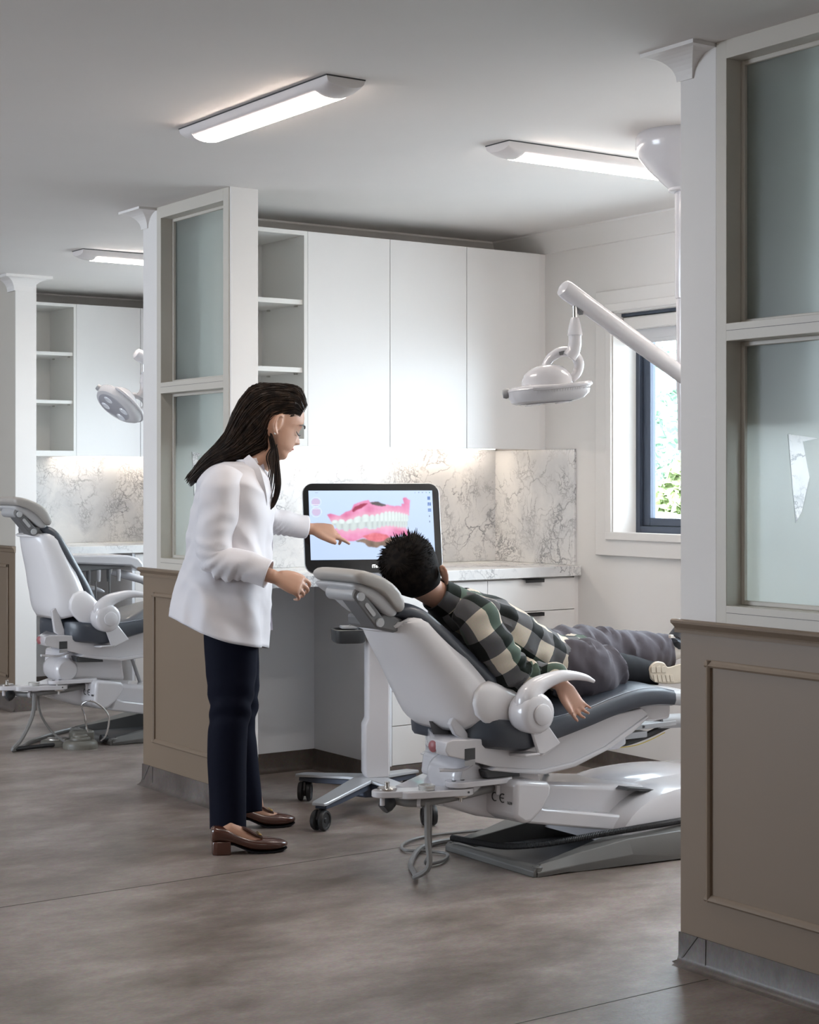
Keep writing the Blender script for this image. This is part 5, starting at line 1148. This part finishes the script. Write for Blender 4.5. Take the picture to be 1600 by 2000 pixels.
for k in range(16):
    a = rs.uniform(-1, 1)
    pts = [at(538+a*4, 868, D0-.06), at(528+a*9, 892, D0-.07), at(531+a*6, 920, D0-.08), at(527+a*9, 950, D0-.08), at(524+a*5, 974, D0-.08)]
    tube(bm, pts, [.0012, .0014, .0012, .001, .0003], 4, 4)
obj('hair_lock', bm, M['hair'], wo, smooth=True, kind='stuff')
# coat body
rows = [(903, 432, 500, .085, 0), (912, 408, 512, .135, 0), (930, 393, 524, .175, 0), (960, 384, 530, .192, 0), (1000, 377, 532, .190, 0), (1050, 369, 529, .185, 3), (1100, 361, 527, .190, 9), (1150, 352, 525, .205, 18), (1205, 344, 521, .222, 34), (1264, 337, 519, .236, 58)]
SR = spline([(a, b, c, d*1000, e) for a, b, c, d, e in rows], 9); rings = []
for y, l, r, b, sl in SR:
    c = (l+r)/2; a = (r-l)/2; rg = []
    for i in range(110):
        q = 2*math.pi*i/110; cq, sq = math.cos(q), math.sin(q); x = c+a*math.copysign(abs(cq)**.85, cq)
        rg.append(at(x, y-sl*((r-x)/(r-l))**2, D0+b/1000*math.copysign(abs(sq)**.85, sq)))
    rings.append(rg)
def cf(u, v, p):
    w = Vector((p.x+.5*p.z, p.y, p.z+.35*p.x)); return .013*max(-.5, ridge(w, (9, 9, 3.6), 2))*min(1, .3+v) + .007*ridge(w, (6, 6, 15), 7)*(1-v*.6) + .009*math.sin(u*2*math.pi*6+5*fnoise(p, (2, 2, 2), 1))*max(0, v-.45)*1.8-.006
ct = cloth('coat', rings, M['coat'], wo, cf, .005)
bm = NB(); hr = [p for p in rings[-1]]; cc_ = sum(hr, Vector())/len(hr)
def sleeve(name, secs, seed, el, m=M['coat'], amp=.0085):
    _, rg = limb(secs, _F, sm=9, k=36, caps=False)
    def f(u, v, p):
        e = math.exp(-((v-el)/.16)**2)
        return amp*(.75*ridge(p, (8, 8, 15), seed)+1.0*e*math.sin(v*95+5*math.cos(2*math.pi*u)+seed)*(.5+.5*math.cos(2*math.pi*(u-.1)))+.5*fnoise(p, (18, 18, 18), seed+4))
    return cloth(name, rg, m, wo, f, .005)
sleeve('sleeve', [(at(446, 925, DN+.04), .052, .05), (at(434, 955, DN+.01), .066, .062), (at(428, 1000, DN), .064, .060), (at(420, 1050, DN-.01), .057, .056), (at(421, 1086, DN-.02), .054, .055), (at(440, 1100, DN-.03), .050, .052), (at(475, 1104, DN-.035), .045, .046), (at(505, 1114, DN-.04), .043, .042), (at(525, 1121, DN-.045), .041, .038)], 3, .58)
sleeve('sleeve', [(at(476, 935, DFR-.02), .06, .055), (at(500, 975, DFR+.025), .056, .052), (at(523, 1010, DFR+.06), .045, .045), (at(550, 1021, DFR+.09), .041, .040), (at(580, 1027, DFR+.12), .036, .035), (at(598, 1030, DFR+.135), .035, .030)], 9, .5)
# lapel, collar, front edges, pocket welt, hem band
def strip(name, P, w, m, th=.004, dirn=None):
    """flat band through points; w half widths"""
    S = spline([tuple(p)+(ww,) for p, ww in zip(P, w)], 6); rg = []
    for i, s_ in enumerate(S):
        p = Vector(s_[:3]); t = (Vector(S[min(i+1, len(S)-1)][:3])-Vector(S[max(i-1, 0)][:3])).normalized()
        a = t.cross(_F).normalized() if dirn is None else Vector(dirn); b = t.cross(a).normalized()
        rg.append([p+a*s_[3]+b*th, p-a*s_[3]+b*th*.4, p-a*s_[3]-b*th, p+a*s_[3]-b*th])
    return obj(name, loft(NB(), rg), m, wo, smooth=True)
strip('lapel', [at(482, 893, D0-.085), at(494, 915, D0-.125), at(505, 950, D0-.140), at(514, 980, D0-.11), at(519, 1006, D0-.08)], [.012, .022, .022, .014, .003], M['coat'], .004)
strip('lapel', [at(500, 897, D0+.02), at(512, 918, D0+.0), at(519, 950, D0-.02), at(523, 985, D0-.03), at(522, 1006, D0-.05)], [.010, .016, .014, .010, .003], M['coat'], .004)
strip('collar', [at(505, 899, D0-.045), at(488, 902, D0-.085), at(468, 904, D0-.07), at(450, 905, D0)], [.009, .011, .011, .009], M['coat'], .004)
strip('blouse', [at(503, 897, D0-.03), at(507, 920, D0-.055), at(514, 955, D0-.06), at(519, 990, D0-.05)], [.016, .018, .010, .003], M['lining'], .004)
strip('necklace_cord', [at(505, 905, D0-.05), at(510, 930, D0-.075), at(516, 965, D0-.07)], [.0012, .0012, .0012], M['lash'], .001)
# far front panel of the open coat, shade in its colour, and the tail behind
def panel(name, L_, R_, D, m, th=.006):
    rg = []
    for (lx, ly), (rx, ry) in zip(spline(L_, 6), spline(R_, 6)):
        w = .006*math.sin(ly*.09); rg.append([at(lx, ly, D+w), at(rx, ry, D+.02-w), at(rx, ry, D+.02+th-w), at(lx, ly, D+th+w)])
    return obj(name, loft(NB(), rg), m, wo, smooth=True)
panel('coat_front', [(505, 935), (515, 1020), (516, 1100), (514, 1180), (512, 1228)], [(527, 940), (533, 1020), (532, 1100), (530, 1180), (533, 1231)], D0+.10, M['coat2'] if 'coat2' in M else M['lining'])
panel('coat_tail', [(352, 1120), (343, 1150), (334, 1178), (330, 1190)], [(360, 1120), (356, 1155), (351, 1185), (345, 1189)], D0+.16, M['coat'])
# trousers
def leg(name, tab, D, bd, seed):
    S = spline(tab, 7); rg = []
    for y, l, r, sl in S:
        c, a = (l+r)/2, (r-l)/2; row = []
        for i in range(40):
            q = 2*math.pi*i/40; cq, sq = math.cos(q), math.sin(q); x = c+a*math.copysign(abs(cq)**.9, cq)
            row.append(at(x, y+sl*(x-c), D+bd*(a/45)**.6*math.copysign(abs(sq)**.9, sq)))
        rg.append(row)
    def f(u, v, p): return .007*ridge(p, (7, 7, 3), seed)*.6-.002+.004*math.exp(-((v-.42)/.12)**2)*math.sin(p.z*85+4*math.sin(2*math.pi*u))
    return cloth(name, rg, M['navy'], wo, f, .004)
leg('trouser_leg', [(1222, 400, 503, 0), (1250, 400, 503, 0), (1312, 404, 499, 0), (1371, 410, 492, 0), (1404, 411, 487, 0), (1430, 407, 483, 0), (1488, 405, 480, 0), (1559, 408, 480, 0), (1626, 411, 480, .20)], D0-.115, .078, 4)
leg('trouser_leg', [(1222, 408, 502, 0), (1265, 406, 504, 0), (1331, 410, 506, 0), (1383, 420, 503, 0), (1418, 425, 497, 0), (1456, 430, 500, 0), (1547, 450, 511, 0), (1588, 455, 512, -.15)], D0+.12, .076, 14)
# shoes
def shoe(a, b, name='shoe'):
    d = (b-a).normalized(); s = Vector((-d.y, d.x, 0)); Lg = (b-a).length; z = Vector((0, 0, 1)); T = thing(name, a, None, None); T.parent = wo; T.location = a-WLOC[wo.name]
    k = Lg/.25
    sec = [(0, .045, .092, .020), (.012, .044, .098, .027), (.05, .040, .090, .032), (.085, .028, .070, .033), (.12, .014, .056, .036), (.155, .007, .050, .039), (.19, .006, .048, .039), (.22, .009, .042, .033), (.24, .014, .035, .022), (.249, .019, .029, .008)]
    rg = []
    for x, zb, zt, w in spline(sec, 4):
        row = []
        for i in range(20):
            q = 2*math.pi*i/20; cq, sq = math.cos(q), math.sin(q)
            row.append(a+d*x*k+s*(w*math.copysign(abs(cq)**.8, cq))+z*((zb+zt)/2+(zt-zb)/2*math.copysign(abs(sq)**.8, sq)))
        rg.append(row)
    obj('upper', loft(NB(), rg), M['loafer'], T, smooth=True)
    obj('heel', loft(NB(), [[a+d*x*k+s*y+z*zz for x, y in ((.002, -.016), (.002, .016), (.014, .026), (.06, .029), (.06, -.029), (.014, -.026))] for zz in (0, .046)]), M['loafer'], T, bevel=.003)
    obj('sole', loft(NB(), [[a+d*x*k+s*w+z*zz, a+d*x*k-s*w+z*zz, a+d*x*k-s*w+z*(zz+.005), a+d*x*k+s*w+z*(zz+.005)] for x, zz, w in ((.02, .040, .026), (.07, .032, .029), (.10, .018, .031), (.13, .005, .036), (.16, .0015, .039), (.20, .0015, .038), (.232, .005, .027), (.247, .010, .012))]), M['jogdark'], T)
    obj('tongue', loft(NB(), [[a+d*x*k+s*w+z*zz, a+d*x*k-s*w+z*zz, a+d*x*k-s*w+z*(zz-.006), a+d*x*k+s*w+z*(zz-.006)] for x, zz, w in ((.100, .092, .018), (.112, .086, .026), (.14, .068, .027), (.165, .056, .020))]), M['lining2'], T, smooth=True)
    obj('buckle', loft(NB(), [[a+d*x*k+s*y+z*zz for x, zz in ((.150, .064), (.160, .060), (.162, .064), (.152, .068))] for y in (-.024, -.008, .008, .024)]), M['gold'], T, bevel=.001)
M['lining2'] = mat('dark_brown_tongue', (.07, .03, .022), .3, coat=.5)
shoe(*fn); shoe(*ff)

# ================= the boy in the chair
YC = OY
Ya = lambda x, y, w=0: aty(x, y, YC+w)
AX = Vector((0, 1, 0))
boy = thing('person', Ya(1000, 1300), 'boy in a checked flannel shirt lying in the dental chair', 'person')
bm = NB()
bh = Ya(810, 1118); Dh = bh.dot(_F)-.02
bf = Vector((.60, .55, .25)).normalized(); bu = (Vector((-.45, .10, .88))); bu = (bu-bf*bu.dot(bf)).normalized(); bs_ = bf.cross(bu)
head(bm, bh, bf, bu, bs_, .86)
er = bs_ if bs_.dot(_R) > 0 else -bs_
ear(bm, at(864, 1125, Dh), (_F*.8-_R*.2+Vector((0, 0, -.3))).normalized(), (Vector((0, 0, 1))-_R*.35).normalized(), _R, 1.0)
limb([(Ya(820, 1140), .05, .05), (Ya(850, 1160), .046, .046), (Ya(885, 1180), .05, .06), (Ya(910, 1195), .06, .08)], AX, bm=bm)
limb([(Ya(900, 1200), .05, .10), (Ya(950, 1232), .075, .14), (Ya(1010, 1270), .075, .13), (Ya(1080, 1300), .075, .13), (Ya(1110, 1305), .07, .12)], AX, bm=bm)
sl = [(Ya(925, 1205, -.14), .040, .04), (Ya(965, 1262, -.18), .036, .036), (Ya(1002, 1318, -.19), .034, .034), (Ya(1030, 1325, -.19), .032, .032), (Ya(1066, 1325, -.22), .027, .027), (Ya(1095, 1336, -.25), .022, .020)]
limb(sl, AX, bm=bm)
hand(bm, Ya(1099, 1339, -.255), _R*.50+Vector((0, 0, -.75))+_F*-.22, _F*-1+Vector((0, 0, -.3)), _R*-.55+Vector((0, 0, -.60))+_F*-.4, curl=(.30, .42, .40, .30), thumb=(.30, .25), spread=.16, w=.032, t=.013, fr=.0068, lens=(.056, .062, .058, .046))
limb([(Ya(930, 1190, .14), .040, .04), (Ya(985, 1240, .17), .036, .036), (Ya(1040, 1280, .15), .03, .03), (Ya(1080, 1275, .10), .024, .022)], AX, bm=bm)
hand(bm, Ya(1082, 1275, .10), _R*1+Vector((0, 0, -.1)), Vector((0, 0, -1)), _F*-1, curl=(.3, .35, .4, .4), w=.032, t=.013, fr=.0068, lens=(.056, .062, .058, .046))
lgf = [(Ya(1080, 1295, .08), .065, .07), (Ya(1180, 1272, .09), .055, .06), (Ya(1215, 1272, .08), .05, .05), (Ya(1310, 1268, .04), .030, .030), (Ya(1335, 1262, .03), .032, .032)]
lgn = [(Ya(1085, 1312, -.08), .065, .07), (Ya(1150, 1318, -.11), .055, .06), (Ya(1190, 1312, -.08), .05, .05), (Ya(1262, 1316, -.04), .032, .032), (Ya(1290, 1318, -.03), .03, .03)]
limb(lgf, AX, bm=bm); limb(lgn, AX, bm=bm)
limb([(Ya(1318, 1276, .03), .026, .03), (Ya(1345, 1240, .03), .030, .034), (Ya(1362, 1205, .03), .02, .03)], AX, bm=bm)
obj('body', bm, M['skin2'], boy, remesh=.0045, smooth=True)
# short hair: cap plus tufts combed from the crown
def bhp(z, q, off):
    S_ = head_slices(); zz = [s[0] for s in S_]; xf = np.interp(z, zz, [s[1] for s in S_]); xb = np.interp(z, zz, [s[2] for s in S_]); w = np.interp(z, zz, [s[3] for s in S_])
    cx, a = (xf+xb)/2, (xf-xb)/2+off; return bh+(bf*(cx+a*math.cos(q))+bs_*((w+off)*math.sin(q))+bu*(z+off*.6*z/.1))*.86
bm = NB(); zs = [-.075, -.06, -.04, -.02, 0, .02, .04, .06, .078, .094, .106, .113, .117]
rg = []
for z in zs:
    lim = np.interp(z, [-.075, -.03, .02, .06, .08, .12], [1.45, 1.20, 1.05, .75, .4, 0])      # how far round the head the hairline sits from the face
    off = np.interp(z, [-.075, -.04, .02, .12], [.003, .012, .020, .024])
    rg.append([bhp(z, lim+(2*math.pi-2*lim)*i/39, off) for i in range(40)])
loft(bm, rg, closed=False, caps=False); bm.faces.new([bm.verts.new(p) for p in rg[-1]])
obj('hair', bm, M['hair2'], boy, smooth=True, solid=.012)
bm = NB(); rs = random.Random(11)
whorl = bhp(.085, math.pi*1.0, .02)
for k in range(2200):
    z = rs.uniform(-.07, .115); lim = np.interp(z, [-.075, -.03, .02, .06, .08, .12], [1.5, 1.25, 1.1, .8, .45, 0]); q = lim+(2*math.pi-2*lim)*rs.random()
    off = float(np.interp(z, [-.075, -.04, .02, .12], [.003, .011, .020, .024])); p0 = bhp(z, q, off-.004); nrm = (p0-bh).normalized()
    away = (p0-whorl); away = away-nrm*away.dot(nrm); away = away.normalized() if away.length > .004 else bf
    away = (away+nrm.cross(away)*.35).normalized(); top = max(0, z-.03)/.09
    Lh = .020+.028*top*rs.uniform(.5, 1); lift = .16+.6*top*rs.random()
    p1 = p0+(away*1+nrm*lift).normalized()*Lh*.5; p2 = p1+(away*1+nrm*lift*.5).normalized()*Lh*.5
    tube(bm, [p0, p1, p2], [.0021, .0018, .0004], 4)
for k in range(46):
    p0 = bhp(.100+rs.uniform(-.01, .01), rs.uniform(-.9, .6), .018); d = (bu*1.0+bf*.65+Vector((rs.uniform(-.35, .35), rs.uniform(-.35, .35), rs.uniform(-.1, .2)))).normalized()
    tube(bm, [p0, p0+d*.020, p0+d*rs.uniform(.026, .042)+bf*.006], [.0032, .0024, .0004], 4)
obj('hair_tufts', bm, M['hair2'], boy, smooth=True, kind='stuff')
# shirt
_, rg = limb([(Ya(868, 1176), .050, .066), (Ya(885, 1190, 0), .070, .110), (Ya(915, 1204), .085, .155), (Ya(955, 1230), .095, .175), (Ya(1005, 1262), .095, .165), (Ya(1055, 1288), .093, .155), (Ya(1095, 1297), .096, .165), (Ya(1124, 1294), .094, .170)], AX, sm=8, k=56, e=.85, caps=False)
def sf(u, v, p): return .014*ridge(Vector((p.x-.6*p.z, p.y, p.z+.6*p.x)), (9, 9, 18), 3)*.8+.008*fnoise(p, (22, 12, 22), 8)-.004
cloth('shirt', rg, M['flannel'], boy, sf, .004)
_, rg = limb([(Ya(905, 1190, -.115), .050, .05), (Ya(928, 1205, -.155), .066, .060), (Ya(950, 1240, -.175), .064, .058), (Ya(972, 1275, -.185), .062, .056), (Ya(993, 1305, -.19), .060, .055), (Ya(1018, 1322, -.19), .056, .054), (Ya(1048, 1320, -.19), .048, .048), (Ya(1076, 1316, -.22), .042, .042), (Ya(1094, 1329, -.245), .034, .034)], AX, sm=8, k=40, caps=False)
def bf_(u, v, p): return .012*ridge(p, (12, 12, 14), 6)*.8-.003+.009*math.exp(-((v-.6)/.2)**2)*math.sin(v*70+4*math.cos(2*math.pi*u))
cloth('sleeve', rg, M['flannel'], boy, bf_, .004)
_, rg = limb([(Ya(905, 1180, .10), .05, .05), (Ya(950, 1205, .16), .06, .055), (Ya(1000, 1245, .17), .055, .05), (Ya(1045, 1275, .15), .046, .045), (Ya(1072, 1275, .12), .036, .034)], AX, sm=8, k=36, caps=False)
cloth('sleeve', rg, M['flannel'], boy, bf_, .004)
_, rg = limb([(Ya(850, 1160), .055, .056), (Ya(862, 1168), .058, .060), (Ya(876, 1179), .064, .078), (Ya(892, 1190), .070, .10)], AX, sm=4, k=36, caps=False)
cloth('collar', rg, M['flannel'], boy, lambda u, v, p: .003*fnoise(p, (20, 20, 20), 4), .006)
# shirt tail hanging behind the backrest
obj('shirt_tail', loft(NB(), [[aty(x, y, YC-.05) for x, y in ((838, 1408), (880, 1412), (872, 1440))], [aty(x, y, YC-.06) for x, y in ((848, 1440), (878, 1436), (868, 1450))], [aty(x, y, YC-.06) for x, y in ((853, 1458), (868, 1462), (862, 1475))]]), M['mgrey'], boy)
# joggers
def jf(u, v, p): return .012*ridge(Vector((p.x+.5*p.z, p.y, p.z)), (17, 8, 5), 3)*.9-.004+.006*ridge(Vector((p.x-.4*p.z, p.y, p.z)), (38, 14, 12), 8)+.003*math.sin(p.x*60+6*fnoise(p, (6, 6, 6), 2)+p.z*30)
_, rg = limb([(Ya(1070, 1288, .05), .085, .10), (Ya(1100, 1277, .08), .088, .09), (Ya(1150, 1272, .09), .082, .085), (Ya(1195, 1276, .09), .080, .080), (Ya(1240, 1275, .07), .070, .070), (Ya(1285, 1275, .05), .058, .058), (Ya(1305, 1272, .04), .052, .052)], AX, sm=9, k=40, caps=False)
cloth('trouser_leg', rg, M['jogger'], boy, jf, .004)
_, rg = limb([(Ya(1075, 1308, -.06), .080, .09), (Ya(1105, 1306, -.09), .094, .085), (Ya(1140, 1308, -.12), .100, .085), (Ya(1170, 1312, -.12), .084, .075), (Ya(1192, 1308, -.10), .070, .065)], AX, sm=9, k=40, caps=False)
cloth('trouser_leg', rg, M['jogger'], boy, jf, .004)
_, rg = limb([(Ya(1160, 1312, -.10), .058, .055), (Ya(1200, 1308, -.07), .056, .055), (Ya(1240, 1312, -.05), .050, .050), (Ya(1272, 1318, -.04), .042, .045)], AX, sm=7, k=32, caps=False)
cloth('trouser_cuff', rg, M['jogdark'], boy, lambda u, v, p: .004*ridge(p, (16, 9, 5), 9), .004)  # lower leg, with the shade inside the trousers as its black colour
# near trainer, its sole turned to the viewer
T = thing('trainer', Ya(1300, 1315, -.05), None, None); T.parent = boy; T.location = Ya(1300, 1315, -.05)-WLOC[boy.name]
so = spline([(1266, 1316), (1268, 1302), (1280, 1292), (1296, 1294), (1304, 1303), (1318, 1300), (1334, 1296), (1350, 1300), (1356, 1316), (1348, 1330), (1325, 1335), (1300, 1336), (1280, 1333), (1270, 1326)], 3)
bm = loft(NB(), [[Ya(1308+(x-1308)*k, 1316+(y-1316)*k, w) for x, y in so] for w, k in ((-.105, .90), (-.100, .98), (-.085, 1.0), (-.080, .97))]); obj('sole', bm, M['sole'], T, smooth=True)
for i in range(5): obj('tread', loft(NB(), [[Ya(x, y, w) for x, y in ((1276+i*8, 1318), (1282+i*8, 1318), (1285+i*8, 1332), (1279+i*8, 1332))] for w in (-.1075, -.100)]), M['sole'], T, bevel=.001)
for i in range(3): obj('tread', loft(NB(), [[Ya(x, y, w) for x, y in ((1272+i*10, 1303), (1280+i*10, 1300), (1281+i*10, 1314), (1273+i*10, 1314))] for w in (-.1075, -.100)]), M['sole'], T, bevel=.001)
obj('heel_tread', lathe(NB(), [(.008, 0), (.016, 0), (.016, .006), (.008, .006)], Ya(1336, 1316, -.100), (0, -1, 0), 18), M['sole'], T)
bm = loft(NB(), [[Ya(1308+(x-1308)*k, 1315+(y-1316)*k, w) for x, y in so] for w, k in ((-.082, .96), (-.05, .88), (-.01, .62), (.01, .3))]); obj('upper', bm, M['shoe'], T, smooth=True)
# far foot in a dark sandal, pale sock
_, rg = limb([(Ya(1288, 1272, .05), .047, .05), (Ya(1305, 1268, .045), .046, .048), (Ya(1322, 1262, .04), .044, .045)], AX, sm=4, k=24, caps=False)
cloth('sock', rg, M['sock'], boy, lambda u, v, p: .002*math.sin(v*25), .003)
_, rg = limb([(Ya(1305, 1250, .03), .010, .05), (Ya(1318, 1256, .03), .03, .052), (Ya(1342, 1232, .03), .042, .05), (Ya(1356, 1205, .03), .036, .042), (Ya(1362, 1192, .03), .02, .03)], AX, sm=4, k=24)
obj('sandal', loft(NB(), rg), M['strap'], boy, smooth=True)
obj('sandal_buckle', B(*[v for p in ((Ya(1311, 1243, -.02), .008),) for v in (p[0].x-.008, p[0].x+.008, p[0].y-.006, p[0].y+.006, p[0].z-.006, p[0].z+.006)]), M['sock'], boy, bevel=.002)
